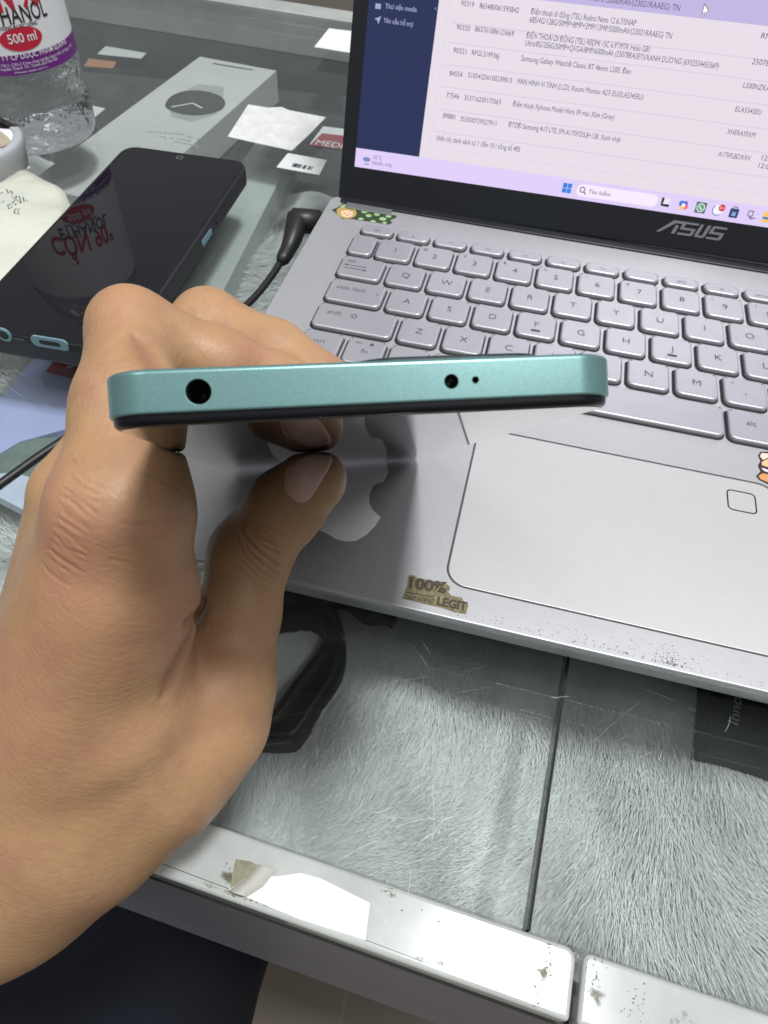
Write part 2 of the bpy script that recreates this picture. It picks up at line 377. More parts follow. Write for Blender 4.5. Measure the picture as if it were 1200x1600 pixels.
# watch box
fr = frame_px([(312, 88), (432, 110), (150, 240)], -45); wbx = np.linalg.norm(at(432, 110, -45) - at(312, 88, -45)); 
# y of this frame points towards the camera, so its z axis points down
wb = thing('watch_box', fr([[wbx / 2, 120, 0]])[0] + [0, 0, -26], 'long white box printed with a round black watch, under the glass', 'box')
m = MB(); m.add(*prism([(0, 0), (wbx, 0), (wbx, 232), (0, 232)], 0, 24, .6, .6, fr)); m.build('box_body', M['boxw'], wb)
def px_sheet(pts, h, fr_, matl, name, parent, smooth=0):
    P = [fr_.uv(u, v, h) for u, v in pts]
    if smooth: P = closed_catmull(P, smooth)
    V, F = sheet(P, h, fr_); return mesh(name, V, F, matl, parent)
px_sheet([(264, 168), (276, 148), (310, 131), (350, 136), (348, 158), (338, 178), (300, 190), (268, 182)], -.15, fr, M['watchg'], 'printed_strap', wb, 0)
px_sheet([(258, 164), (268, 150), (290, 142), (318, 142), (342, 149), (352, 160), (344, 172), (318, 179), (290, 179), (268, 173)], -.4, fr, M['watch'], 'printed_dial', wb, 5)
m = MB()
for p in (((268, 167), (301, 161)), ((301, 161), (316, 169))): m.add(*strip([fr.uv(*p[0], -.6), fr.uv(*p[1], -.6)], 1.6, -.6, fr))
m.build('printed_hands', M['label'], wb)
m = MB(); m.add(*strip([fr.uv(333, 99, -.3), fr.uv(395, 109, -.3)], 1.6, -.3, fr)); m.build('slot', M['ink'], wb)
m = MB()
for s_, a, b in (('SERIES WATCH 44MM BT', (229, 205), (317, 218)), ('BLACK GRAPHITE', (245, 213), (310, 223))):
    m.add(*text_on(s_, fr.uv(*a, -.3), fr.uv(*b, -.3), 2.6, -.3, Frame(fr.o, fr.x, fr.y)))
m = MB()
for k, (a, b) in enumerate((((229, 205), (290, 210)), ((292, 213), (318, 218)), ((250, 213), (300, 220)), ((268, 220), (311, 228)))):
    p, q = fr.uv(*a, -.3), fr.uv(*b, -.3)
    for j in range(9):
        if rnd.random() < .75: m.add(*strip([p + (q - p) * (j / 9), p + (q - p) * ((j + .6) / 9)], 1.3, -.3, fr))
m.build('small_print', M['watchg'], wb)
# second pale box on the right of it
fr2 = frame_px([(398, 222), (430, 226), (255, 455)], -46)
m = MB(); m.add(*prism([(0, 0), (30, 0), (34, 200), (0, 200)], 0, 24, .6, .6, fr2)); o = m.build('narrow_box', M['boxside']); tag(o, 'narrow pale box lying beside the black phone under the glass', 'box')

def card(name, pts, z, label, cat, matl, th=.35, group=None):
    P = [at(u, v, z)[:2] for u, v in pts]
    a = sum(P[i][0] * P[(i + 1) % len(P)][1] - P[(i + 1) % len(P)][0] * P[i][1] for i in range(len(P)))
    if a < 0: P = P[::-1]
    V, F = prism(P, z, z + th); o = mesh(name, V, F, matl)
    if label: tag(o, label, cat, group)
    return o
M['mottled'] = mat('mottled_paper', (.70, .70, .70), .45, var=.13, vscale=110)
card('paper_sheet', [(388, 164), (420, 169), (440, 168), (452, 173), (509, 184), (482, 212), (456, 236), (400, 224), (356, 214)], -19.95, 'mottled white square paper lying on the glass beside the laptop screen', 'paper', M['mottled'])
c2 = card('paper_sheet', [(514, 45), (556, 50), (553, 84), (491, 74)], -19.95, 'white square paper half hidden by the laptop lid at the far rim', 'paper', M['white'])
c3 = card('price_label', [(450, 240), (511, 251), (499, 274), (432, 262)], -19.95, 'small rounded white barcode label on the glass near the power plug', 'label', M['label'])
ORG[c3.name] = ORG[c3.name]
F0 = Frame((0, 0, 0), (1, 0, 0), (0, 1, 0))
m = MB(); a = at(455, 260, -19.5); b = at(486, 266, -19.5)
for j in range(17):
    if rnd.random() < .85:
        p = a + (b - a) * (j + rnd.random() * .3) / 17; m.add(*box(p[0], p[1], 0, p[0] + rnd.choice((.35, .6, .9)), p[1] + 4.6, .05, Frame((0, 0, -19.55), (1, 0, 0), (0, 1, 0))))
m.build('barcode', M['ink'], c3)
c4 = card('price_label', [(168, 70), (232, 80), (221, 92), (152, 85)], -69.6, 'pale printed label on the dark mat behind the bottle', 'label', M['label'])
c5 = card('price_label', [(139, 92), (182, 97), (177, 107), (131, 104)], -69.6, 'small orange label on the dark mat right of the bottle', 'label', mat('orange_label', (.45, .20, .11), .5))
c6 = card('price_label', [(140, 165), (165, 170), (148, 184)], -69.6, 'white triangular label corner showing beside the bottle foot', 'label', M['label'])
c7 = card('logo_strip', [(505, 198), (545, 203), (540, 234), (484, 226)], -69.6, 'dark red strip with pale lettering next to the laptop lid', 'sign', M['label'])
m = MB(); P = [at(u, v, -69.2) for u, v in ((503, 208), (548, 213), (540, 234), (484, 227))]; m.add(P[::-1], [[0, 1, 2, 3]]); cc = m.build('red_band', mat('dull_red', (.30, .06, .08), .5), c7)
F88 = Frame((0, 0, -69.0), (1, 0, 0), (0, 1, 0)); q0 = at(492, 226, -69.0)[:2]; q1 = at(548, 234, -69.0)[:2]
m = MB(); m.add(*text_on('MEDIA', q0, q1, 9, .1, F88)); m.build('lettering', M['label'], c7)

# box with lavender screen reflection painted in and the red tag, lower left, and a second one beyond the cable
fr3 = frame_px([(64, 545), (190, 560), (-60, 690)], -50)
P = [fr3.uv(*p) for p in ((64, 546), (190, 562), (170, 655), (95, 672), (30, 690), (0, 708), (-60, 700), (-30, 655))]
bx = thing('screen_tint_box', fr3([P[2].tolist() + [0]])[0], 'white plastic box with a painted lavender screen reflection and a red tag under the glass, left of the hand', 'box')
V, F = prism(P, 0, 12, .5, .5, fr3); mesh('box_body', V, F, M['lav'], bx)
px_sheet([(95, 549), (190, 562), (185, 605), (125, 594), (71, 581)], -.3, fr3, mat('red_tag', (.33, .03, .05), .35, var=.2, vscale=120), 'red_tag', bx)
m = MB()
for a, b in (((108, 566), (126, 556)), ((104, 574), (118, 571)), ((113, 567), (119, 571)), ((121, 577), (127, 573)), ((124, 563), (130, 570))): m.add(*strip([fr3.uv(*a, -.5), fr3.uv(*b, -.5)], 1.7, -.5, fr3))
m.build('tag_lettering', M['label'], bx)
c8 = card('flat_box', [(-60, 762), (30, 752), (70, 765), (60, 812), (48, 812), (0, 787), (-60, 775)], -52, 'bluish white flat box edge below the black cable, left of the hand', 'box', mat('bluish_box', (.48, .54, .66), .3, var=.1, vscale=30), 6)
card('moss_cloth', [(-60, 716), (0, 706), (45, 690), (90, 688), (120, 690), (90, 750), (0, 762), (-60, 770)], -53, 'dark moss green cloth patch showing under the cable', 'cloth', mat('moss', (.13, .17, .15), .9, var=.2, vscale=120, bump=(300, .6, 1)), 2)

# black strap ring lying on the fur
o_px = [(372, 905), (440, 918), (500, 926), (527, 950), (541, 1005), (532, 1050), (500, 1100), (468, 1148), (440, 1156), (400, 1154), (376, 1148), (360, 1060)]
i_px = [(380, 950), (430, 968), (480, 966), (500, 974), (508, 990), (490, 1020), (458, 1060), (432, 1098), (424, 1112), (405, 1116), (388, 1112), (380, 1060)]
zt = -49
O = closed_catmull([at(*p, zt)[:2] for p in o_px], 4)[::-1]; I = closed_catmull([at(*p, zt)[:2] for p in i_px], 4)[::-1]
n = len(O); MID = (O + I) / 2
def zr(P, z): return np.c_[P, np.full(len(P), z)]
rg = [zr(O, zt - 13), zr(O, zt - 2), zr(O * .85 + I * .15, zt - .2), zr(O * .7 + I * .3, zt), zr(O * .62 + I * .38, zt - 1.2), zr(O * .35 + I * .65, zt - 1.3), zr(O * .22 + I * .78, zt), zr(I * .9 + O * .1, zt - .3), zr(I, zt - 2), zr(I, zt - 13)]
V, F = rings_vf(rg + [rg[0]], False, False)
o = mesh('strap_ring', V, F, M['rubber'], None, True, 55); tag(o, 'black rubber strap bent into a ring on the white fur, beside the wrist', 'strap')
pth = catmull([at(u, v, -50) for u, v in ((395, 925), (440, 930), (490, 925), (540, 935), (585, 950), (620, 965))], 6)
V, F = tube(pth, 6 + 1.5 * np.sin(np.arange(len(pth)) * .6), 12); V[:, 2] = -52 + (V[:, 2] + 52) * .7
o = mesh('cloth_band', V, F, M['rubber'], None, True); tag(o, 'crumpled black band under the front edge of the laptop', 'band')
# black carton with lettering at the right
fr4 = frame_px([(1107, 1167), (1240, 1204), (1112, 1060)], -48)
bb = thing('black_carton', fr4([[40, 30, -14]])[0], 'black carton with grey sideways lettering under the laptop edge at right', 'box')
wv = np.linalg.norm(at(1240, 1204, -48) - at(1107, 1167, -48))
m = MB(); m.add(*prism(rrect(0, 0, 120, 90, 1.0), -16, 0, .8, .5, fr4)); m.build('carton_body', mat('black_card', (.006, .007, .008), .5, spec=.1, var=.3, vscale=90), bb, True, 40)
a, b = fr4.uv(1153, 1134, .1), fr4.uv(1163, 1060, .1)
m = MB(); m.add(*text_on('Innovation', a, a + (b - a) / np.linalg.norm(b - a) * 27, 3.6, .15, fr4, .01)); m.build('lettering', mat('grey_print', (.22, .23, .24), .5), bb)

# dirt, scratches and a sticker-shaped painted ceiling panel reflection on the rim
def blobs(name, spots, z, matl, parent, fr=W0, rmin=.15, rmax=.8):
    m = MB()
    for (u, v) in spots:
        p = at(u, v, fr.o[2] + z); r = rnd.uniform(rmin, rmax) ; k = rnd.randint(5, 8); a0 = rnd.random() * 6
        pts = [(p[0] + r * rnd.uniform(.4, 1.3) * math.cos(a0 + 2 * math.pi * i / k), p[1] + r * rnd.uniform(.4, 1.3) * math.sin(a0 + 2 * math.pi * i / k), fr.o[2] + z) for i in range(k)]
        m.add(pts, [list(range(k))])
    return m.build(name, matl, parent)
M['grime'] = mat('brown_grime', (.17, .15, .10), .7, var=.4, vscale=900)
M['soot'] = mat('dark_grime', (.07, .07, .065), .7)
sp = [(rnd.gauss(355, 5), rnd.gauss(1362, 12)) for _ in range(26)] + [(rnd.gauss(858, 5), rnd.gauss(1500, 22)) for _ in range(80)] + [(rnd.gauss(608, 8), rnd.gauss(1390, 4)) for _ in range(18)] + \
     [(rnd.gauss(838, 4), rnd.gauss(1548, 10)) for _ in range(40)] + [(rnd.uniform(620, 800), rnd.uniform(1400, 1520)) for _ in range(10)] + [(360 + k * 1.5, 1395 + k * .55 + rnd.gauss(0, 2)) for k in range(40)]
blobs('rim_grime', sp, -19.93, M['grime'], counter, W0, .05, .30)
blobs('rim_grime', [(rnd.gauss(932, 10), rnd.gauss(1528, 16)) for _ in range(26)] + [(rnd.gauss(990, 10), rnd.gauss(1570, 12)) for _ in range(20)], -19.93, M['grime'], counter, W0, .05, .3)
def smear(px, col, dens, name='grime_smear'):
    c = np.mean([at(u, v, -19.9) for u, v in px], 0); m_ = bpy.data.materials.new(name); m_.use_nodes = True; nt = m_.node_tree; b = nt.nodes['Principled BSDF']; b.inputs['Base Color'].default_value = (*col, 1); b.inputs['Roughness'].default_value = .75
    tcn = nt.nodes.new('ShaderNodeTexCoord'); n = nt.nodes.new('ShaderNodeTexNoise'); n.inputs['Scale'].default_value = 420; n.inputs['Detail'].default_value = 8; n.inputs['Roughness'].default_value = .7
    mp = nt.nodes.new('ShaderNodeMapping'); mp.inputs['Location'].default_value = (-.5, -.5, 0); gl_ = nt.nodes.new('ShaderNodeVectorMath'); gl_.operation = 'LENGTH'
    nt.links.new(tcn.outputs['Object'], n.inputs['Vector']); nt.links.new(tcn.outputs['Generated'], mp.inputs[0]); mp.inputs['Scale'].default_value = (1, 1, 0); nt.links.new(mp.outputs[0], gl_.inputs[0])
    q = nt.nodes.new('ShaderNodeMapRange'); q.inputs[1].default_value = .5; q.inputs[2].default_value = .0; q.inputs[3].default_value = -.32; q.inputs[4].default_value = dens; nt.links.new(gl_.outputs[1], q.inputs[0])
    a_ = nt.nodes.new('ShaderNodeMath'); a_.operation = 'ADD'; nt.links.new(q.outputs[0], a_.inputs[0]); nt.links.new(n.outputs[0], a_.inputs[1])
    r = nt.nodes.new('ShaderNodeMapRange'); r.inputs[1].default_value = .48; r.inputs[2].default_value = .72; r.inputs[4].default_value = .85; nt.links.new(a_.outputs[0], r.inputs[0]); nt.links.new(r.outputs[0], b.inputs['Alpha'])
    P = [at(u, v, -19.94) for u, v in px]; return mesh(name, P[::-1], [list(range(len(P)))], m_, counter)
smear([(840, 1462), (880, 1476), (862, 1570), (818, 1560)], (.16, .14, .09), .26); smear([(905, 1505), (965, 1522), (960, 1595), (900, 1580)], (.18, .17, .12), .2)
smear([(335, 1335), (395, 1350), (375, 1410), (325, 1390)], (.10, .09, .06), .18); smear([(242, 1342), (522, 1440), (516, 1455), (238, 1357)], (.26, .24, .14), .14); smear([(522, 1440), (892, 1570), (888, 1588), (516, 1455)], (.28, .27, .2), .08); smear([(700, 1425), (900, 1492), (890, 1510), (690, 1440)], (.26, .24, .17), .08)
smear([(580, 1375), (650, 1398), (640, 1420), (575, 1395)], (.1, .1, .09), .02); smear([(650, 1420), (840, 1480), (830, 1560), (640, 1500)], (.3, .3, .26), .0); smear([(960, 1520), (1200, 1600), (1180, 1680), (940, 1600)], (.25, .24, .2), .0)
M['hair_scratch'] = mat('pale_scratch', (.60, .63, .62), .5)
m = MB()
for k in range(90):
    u, v = (rnd.gauss(640, 90), rnd.gauss(1330, 70)) if k < 50 else (rnd.uniform(430, 1190), rnd.uniform(1040, 1560)) if k < 75 else (rnd.gauss(400, 60), rnd.gauss(280, 30))
    p = at(u, v, -19.93)
    if CF.uv(u, v)[1] < -13: continue
    a_ = rnd.gauss(1.1, .7); l_ = rnd.expovariate(1 / 3.5) + .8; b_ = rnd.gauss(0, .12)
    q = [(p[0] + l_ * t * math.cos(a_ + b_ * t), p[1] + l_ * t * math.sin(a_ + b_ * t)) for t in (0, .33, .66, 1)]
    m.add(*strip(q, rnd.uniform(.04, .09), -19.93))
m.build('glass_scratches', M['hair_scratch'], counter)
ts = thing('reflection_sticker', at(450, 1400, -19.9), 'white patch painting a ceiling panel reflection on the counter rim, shaped as a torn sticker with a curled brown corner', 'sticker')
m = MB(); P = [at(u, v, -19.9) for u, v in ((403, 1352), (428, 1370), (470, 1364), (500, 1372), (578, 1411), (571, 1469), (470, 1437), (385, 1402), (356, 1390), (382, 1378))]; m.add(P[::-1], [list(range(len(P)))]); m.build('reflection_sheet', mat('reflection_white', (.70, .71, .70), .35, coat=.3, var=.1, vscale=120), ts)  # white sheet paints the ceiling panel's reflection onto the rim
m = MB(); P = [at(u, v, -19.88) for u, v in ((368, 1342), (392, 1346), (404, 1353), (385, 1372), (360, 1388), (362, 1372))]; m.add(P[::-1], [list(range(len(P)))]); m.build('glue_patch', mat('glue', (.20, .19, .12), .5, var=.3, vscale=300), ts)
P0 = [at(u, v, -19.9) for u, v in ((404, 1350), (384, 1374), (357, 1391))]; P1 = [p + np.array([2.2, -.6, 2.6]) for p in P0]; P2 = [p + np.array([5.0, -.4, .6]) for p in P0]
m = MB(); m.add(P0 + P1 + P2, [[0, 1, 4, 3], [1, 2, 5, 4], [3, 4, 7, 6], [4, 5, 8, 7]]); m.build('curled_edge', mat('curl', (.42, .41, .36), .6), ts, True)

# ------------------------------------------------------------------ laptop
LX0, LX1, LY0, LY1 = -43.6, 283, -187.6, 44
laptop = thing('laptop', (120, -70, -20), 'open silver laptop with lavender screen, standing on the glass counter', 'laptop')
m = MB()
out = rrect(LX0, LY0, LX1, LY1, (4, 4, 6, 6), 6)
rg = []
for ins, z in ((7.5, -18.6), (5.5, -18), (.5, -5.2), (0, -4.2), (0, -3.0), (.12, -2.4), (.4, -2.1), (.8, -2.0)):
    P = inset(out, ins); rg.append(zr(P, z))
V, F = rings_vf(rg); mesh('base', V, F, M['deck'], laptop, True, 32)
for x, y in ((-25, -170), (265, -170), (-25, 25), (265, 25)): m = MB(); m.add(*prism(rrect(x - 12, y - 3, x + 12, y + 3, 2.5), -20, -18.5)); m.build('rubber_foot', M['black'], laptop)
m = MB(); m.add(*prism(rrect(-38, 37, 277, 43.5, 2), -6, -1.0, .8, 0, W0)); m.build('hinge', M['lid'], laptop, True, 40)
m = MB(); m.add(*prism(rrect(-34, 32.5, -10, 39, 1), -2.2, -1.2, .5)); m.build('hinge_step', mat('hinge_grey', (.2, .2, .21), .4, .4), laptop)
# touchpad
tp = rrect(57.2, -175.2, 164.5, -104.8, 6.5, 8)
V, F = ringband(inset(tp, -.62), inset(tp, .1), -1.96); mesh('touchpad_gap', V, F, mat('gap_grey', (.06, .06, .06), .5), laptop)
V, F = prism(tp, -2.3, -1.97, .25); pad = mesh('touchpad', V, F, mat('touchpad_silver', (.54, .54, .53), .46, .5, var=.02, vscale=300), laptop)
fp = rrect(147.3, -119.7, 157.0, -110.4, 1.7, 5)
V, F = ringband(inset(fp, -.2), inset(fp, .3), -1.9); mesh('fingerprint_sensor', V, F, M['dark'], pad)
# keys
P_ = 19.05
def key(cx, cy, w, h, legends, lab, r=(2.9, 2.9, 1.6, 1.6), cut=None):
    x0, x1, y0, y1 = cx * P_ - w / 2, cx * P_ + w / 2, cy * P_ - h / 2, cy * P_ + h / 2
    q = rrect(x0, y0, x1, y1, r, 6)
    w_ = rrect(x0 - .95, y0 - .95, x1 + .5, y1 + .3, [k + .5 for k in r], 6)
    well.add(*sheet(w_, -1.95))
    rg = [zr(q, -2.0), zr(q, -.75), zr(inset(q, .12), -.42), zr(inset(q, .45), -.1), zr(inset(q, .85), 0)]
    dish = zr(inset(q, 2.6), -.12); rg.append(dish)
    V, F = rings_vf(rg); k = mesh('key', V, F, M['key'], laptop, True, 50)
    tag(k, lab)
    mm = MB()
    for (s, lx, ly, lh, lw) in legends:
        if callable(s): s(mm, cx * P_ + lx, cy * P_ + ly); continue
        mm.add(*text_on(s, (cx * P_ + lx - lw / 2, cy * P_ + ly), (cx * P_ + lx + lw / 2, cy * P_ + ly), lh, .03, W0, -.012, True, False))
    if legends: mm.build('legend', M['legend'], k)
    return k
well = MB()
KW, KH = 16.6, 16.2
for i, (c, s2) in enumerate(zip('1234567890', '!@#$%^&*()')):
    key(i, 0, KW, KH, [(c, .3, -1.6, 3.7, 5), (s2, -5.0, 4.0, 1.9, 3)], 'key marked ' + c)
for i, c in enumerate('QWERTYUIO'): key(.5 + i, -1, KW, KH, [(c, 0, -1.5, 3.7, 5)], 'key marked ' + c)
def nub(mm, x, y): mm.add(*box(x - 1.9, y - 4.4, -.05, x + 1.9, y - 3.8, .3))
for i, c in enumerate('ASDFGHJKL'):
    key(.75 + i, -2, KW, KH, [(c, 0, -1.5, 3.7, 5)] + ([(nub, 0, 0, 0, 0)] if c in 'FJ' else []), 'key marked ' + c)
for i, c in enumerate('ZXCVBNM,'): key(1.25 + i, -3, KW, KH, [(c, 0, -1.5, 3.7, 5)] + ([('<', -4.8, 3.6, 1.9, 3)] if c == ',' else []), 'key marked ' + ('comma' if c == ',' else c))
key(-.83, .0, 11.5, KH, [('`', 0, 0, 3, 3), ('~', -3, 4, 1.8, 2)], 'narrow key with an accent mark')
key(-.60, -1, 20.2, KH, [('tab', -5.6, 3.0, 2.4, 5), (lambda mm, x, y: (mm.add(*strip([(x - 8, y + .6), (x + 2.5, y + .6)], .3, .03)), mm.add(*sheet([(x - 8.4, y + .6), (x - 6.8, y + 0), (x - 6.8, y + 1.2)], .03)), mm.add(*strip([(x - 8, y - 1.8), (x + 2.5, y - 1.8)], .3, .03)), mm.add(*sheet([(x + 3, y - 1.8), (x + 1.4, y - 1.2), (x + 1.4, y - 2.4)], .03))), 0, 0, 0, 0)], 'wide key marked tab')
key(-.47, -2, 25.0, KH, [('caps lock', -2.6, .9, 2.6, 14), (lambda mm, x, y: mm.add(*strip([(x + 9.6, y + .3), (x + 9.6, y + 1.2)], .4, .03)), 0, 0, 0, 0)], 'wide key marked caps lock')
def arrow(mm, x, y):
    for p in ([(0, 1.5), (-1.5, 0), (-.7, 0), (-.7, -1.2), (.7, -1.2), (.7, 0), (1.5, 0), (0, 1.5)],): mm.add(*strip([(x + a - .9, y + b + 2.0) for a, b in p], .28, .03))
key(-.22, -3, 34.6, KH, [('shift', -9.6, .9, 2.7, 8), (arrow, 0, 0, 0, 0)], 'long key marked shift')
key(-.72, -4, 16.4, KH, [('ctrl', -1, 0, 2.7, 7)], 'key marked ctrl')
key(.26, -4, 16.0, KH, [('fn', 0, -1.4, 3.0, 5), ('ESC', -3.4, 4.2, 1.2, 3), (lambda mm, x, y: mm.add(*sheet([(x + 2 + .9 * math.cos(i), y + 4.8 + .9 * math.sin(i)) for i in range(6)], .03)), 0, 0, 0, 0)], 'key marked fn')
key(1.2, -4, 15.6, KH, [], 'blank window key behind the held phone')
key(2.15, -4, 15.6, KH, [('alt', 0, 0, 2.7, 6)], 'left key marked alt')
key(5.25, -4.03, 5.0 * P_, KH + .6, [], 'space bar', r=(2.9, 2.9, 1.6, 1.6))
key(8.30, -4.03, 17.4, KH + .6, [('alt', -.2, .2, 2.9, 6)], 'right key marked alt')
key(9.25, -3, KW, KH, [('.', 0, 0, 3, 3)], 'key marked with a full stop')
FL = ['esc', 'x', '<', '<)', 'o', 'o-', '>|', '', '[F7]', '|||', 'prt sc']
for i, c in enumerate(FL):
    key(-.64 + i * .958, .76, 15.6, 7.4, [(c, 0, -1.1, 1.8, 5)] if c else [], 'flat function key' + (' marked esc' if i == 0 else ''), r=(3.2, 3.2, 2.2, 2.2))
well.build('key_wells', M['dark'], laptop)

# lid and screen: a frame standing on the hinge line
TH = math.radians(68.1)
LP = np.array([-39.9, 41.7, -2.0]); lx = np.array([1, 0, 0.]); ly = np.array([0, math.cos(TH), math.sin(TH)])
sl = .0103
LF = Frame(LP, lx * math.cos(sl) + ly * math.sin(sl), ly * math.cos(sl) - lx * math.sin(sl))
m = MB(); m.add(*prism(rrect(0, 0, 323, 216, (1, 1, 7, 7)), -6, 0, .6, .8, LF)); lid = m.build('lid', M['lid'], laptop, True, 40)
def emis(name, col, k=1.0, rough=.3):
    return mat(name, (.01, .01, .012), rough, 0, emit=tuple(c * k for c in lin(col)), estr=1.0)
SX0, SY0, SX1, SY1 = 7.3, 15.6, 315.5, 190
m = MB(); m.add(*sheet([(SX0, SY0), (SX1, SY0), (SX1, SY1), (SX0, SY1)], .1, LF)); scr = m.build('screen', emis('screen_page', (222, 213, 223), 1.0), laptop)
def spx(pts, h, matl, name):
    V, F = sheet([LF.uv(u, v) for u, v in pts], h, LF); return mesh(name, V, F, matl, scr)
x_s = LF.uv(655, 245)[0]; y_t = LF.uv(655, 245)[1]
def srect(x0, y0, x1, y1, h, matl, name, r=0):
    V, F = sheet(rrect(x0, y0, x1, y1, r) if r else [(x0, y0), (x1, y0), (x1, y1), (x0, y1)], h, LF); return mesh(name, V, F, matl, scr)
srect(SX0, y_t, x_s, SY1, .2, emis('navy_bar', (33, 43, 88), .85), 'side_menu')
tb = bpy.data.materials.new('task_bar'); 
srect(SX0, SY0, SX1, y_t, .2, emis('taskbar_lilac', (216, 200, 240), 1.0), 'task_bar')
hl = LF.uv(1000, 17)[1]; hr = LF.uv(1199, 42)[1]
srect(x_s + 9, (hl + hr) / 2, SX1, SY1, .2, emis('row_highlight', (186, 174, 218), 1.0), 'highlighted_row')
# table lines
m = MB()
for u, v in ((705, 35), (700, 66), (694, 100), (690, 135), (685, 170), (680, 205)):
    y = LF.uv(u, v)[1]; x = LF.uv(u, v)[0]; m.add(*strip([(x, y), (SX1, y)], .28, .25, LF))
m.build('table_lines', emis('line_grey', (205, 194, 208), 1.0), scr)
m = MB(); q = rrect(LF.uv(676, 235)[0], y_t + 3.2, SX1 + 5, SY1 + 10, 2.5)
for u, v in ((655, 245),): m.add(*strip([(LF.uv(676, 200)[0], y_t + 5), (LF.uv(676, 200)[0], SY1)], .22, .25, LF)); m.add(*strip([(LF.uv(676, 200)[0], y_t + 5), (SX1, y_t + 5)], .22, .25, LF))
m.build('card_edge', emis('edge_grey', (212, 202, 214), 1.0), scr)
TX = [('90319', 720, 9, 740, 12), ('865480061593842', 749, 13, 810, 22), ('Điện thoại di động (TEL) Redmi Note 12 6.7/SNAP', 829, 22, 993, 40),
 ('685/4G/128G/50MP+8MP+2MP/13MP/5000mAh/(23021RAAEG) TN', 827, 35, 1049, 60), ('50MP+8MP+2MP/13MP/5000mAh/(23021RAAEG) TN', 858, -6, 1061, 18),
 ('90320', 713, 46, 734, 49), ('865761086123669', 742, 49, 802, 58), ('ĐIỆN THOẠI DI ĐỘNG (TEL) REDMI 15C 6.9"/MTK Helio G81', 822, 59, 1014, 81),
 ('Ultra/8G/256G/50MP+QVGA/8MP/6000mAh (25078RA3EY)/XANH DƯO\'NG (6932554455569)', 820, 71, 1122, 107), ('90321', 708, 82, 728, 86), ('RFGL51PF36J', 737, 86, 779, 93),
 ('Samsung Galaxy Watch8 Classic BT 46mm L500, Đen', 814, 95, 985, 116), ('84554', 702, 118, 722, 121), ('51054/256100239813', 731, 121, 799, 130),
 ('MÀN HÌNH VI TÍNH (LCD) Xiaomi Monitor A27i EU(ELA5345EU)', 808, 131, 1004, 156), ('77546', 697, 152, 717, 155), ('353716230173563', 725, 156, 782, 163),
 ('Điện thoại Xphone Model Hera S9 màu Xám (Grey)', 801, 166, 959, 187), ('89881', 692, 184, 711, 187), ('353500729527911', 719, 189, 775, 197),
 ('ĐTDĐ Samsung A17 LTE, SM-A175F/DS,8+128, Xanh nhạt', 794, 198, 969, 223), ('Hiển thị danh sách từ 1 đến 10 / tổng số 485', 682, 219, 812, 237),
 ('RN12', 1188, 60, 1216, 64), ('25078RA', 1174, 100, 1214, 106), ('L500NZKAX', 1160, 137, 1208, 144), ('ELA5345EU', 1148, 174, 1188, 180), ('XHERAS9XM', 1135, 209, 1178, 216),
 ('A175FLBDXXV', 1121, 244, 1171, 252), ('12/0', 1189, 250, 1206, 252), ('12:00', 1184, 262, 1206, 265)]
m = MB()
for s, u0, v0, u1, v1 in TX:
    a, b = LF.uv(u0, v0), LF.uv(u1, v1); b[1] = b[1] * .3 + a[1] * .7
    m.add(*text_on(s, a, b, 2.25 if len(s) > 20 else 2.1, .3, LF, 0))
m.build('table_text', emis('text_grey', (86, 78, 94), .9), scr)
m = MB()
for s, u0, v0, u1, v1 in (('Thư viện media', 602, 13, 651, 19), ('Yêu cầu hỗ trợ', 599, 35, 645, 42)): m.add(*text_on(s, LF.uv(u0, v0), LF.uv(u1, v1), 1.9, .3, LF, .01))
m.add(*text_on('<', LF.uv(679, 17), LF.uv(682, 17), 1.6, .3, LF))
a = LF.uv(591, 10); m.add(*sheet([(a[0] - 1.3, a[1] - 1), (a[0] + 1.3, a[1] - 1), (a[0] + 1.3, a[1] + 1), (a[0] - 1.3, a[1] + 1)], .3, LF))
a = LF.uv(590, 31); m.add(*sheet([(a[0] - 1.4, a[1] + .3), (a[0] + .1, a[1] - .4), (a[0] + .6, a[1] - 1.8), (a[0] + 1.6, a[1] + 1.5)], .3, LF))
m.build('menu_text', emis('menu_white', (165, 170, 205), .9), scr)
m = MB()
for s, u0, v0, u1, v1 in (('32°C', 583, 248, 597, 250), ('Nhiều mây', 582, 257, 613, 261)): m.add(*text_on(s, LF.uv(u0, v0), LF.uv(u1, v1), 1.7, .3, LF))
m.build('weather_text', emis('weather', (120, 105, 140), .9), scr)
a = LF.uv(573, 249); m = MB(); m.add(*sheet([(a[0] + 2.0 * math.cos(t), a[1] + 1.1 * math.sin(t)) for t in np.linspace(0, 6, 12)], .3, LF)); m.add(*strip([(a[0] - 1, a[1] - 2.2), (a[0] + 1.4, a[1] - 2)], .5, .3, LF)); m.build('weather_icon', emis('cloudblue', (120, 140, 195), .9), scr)
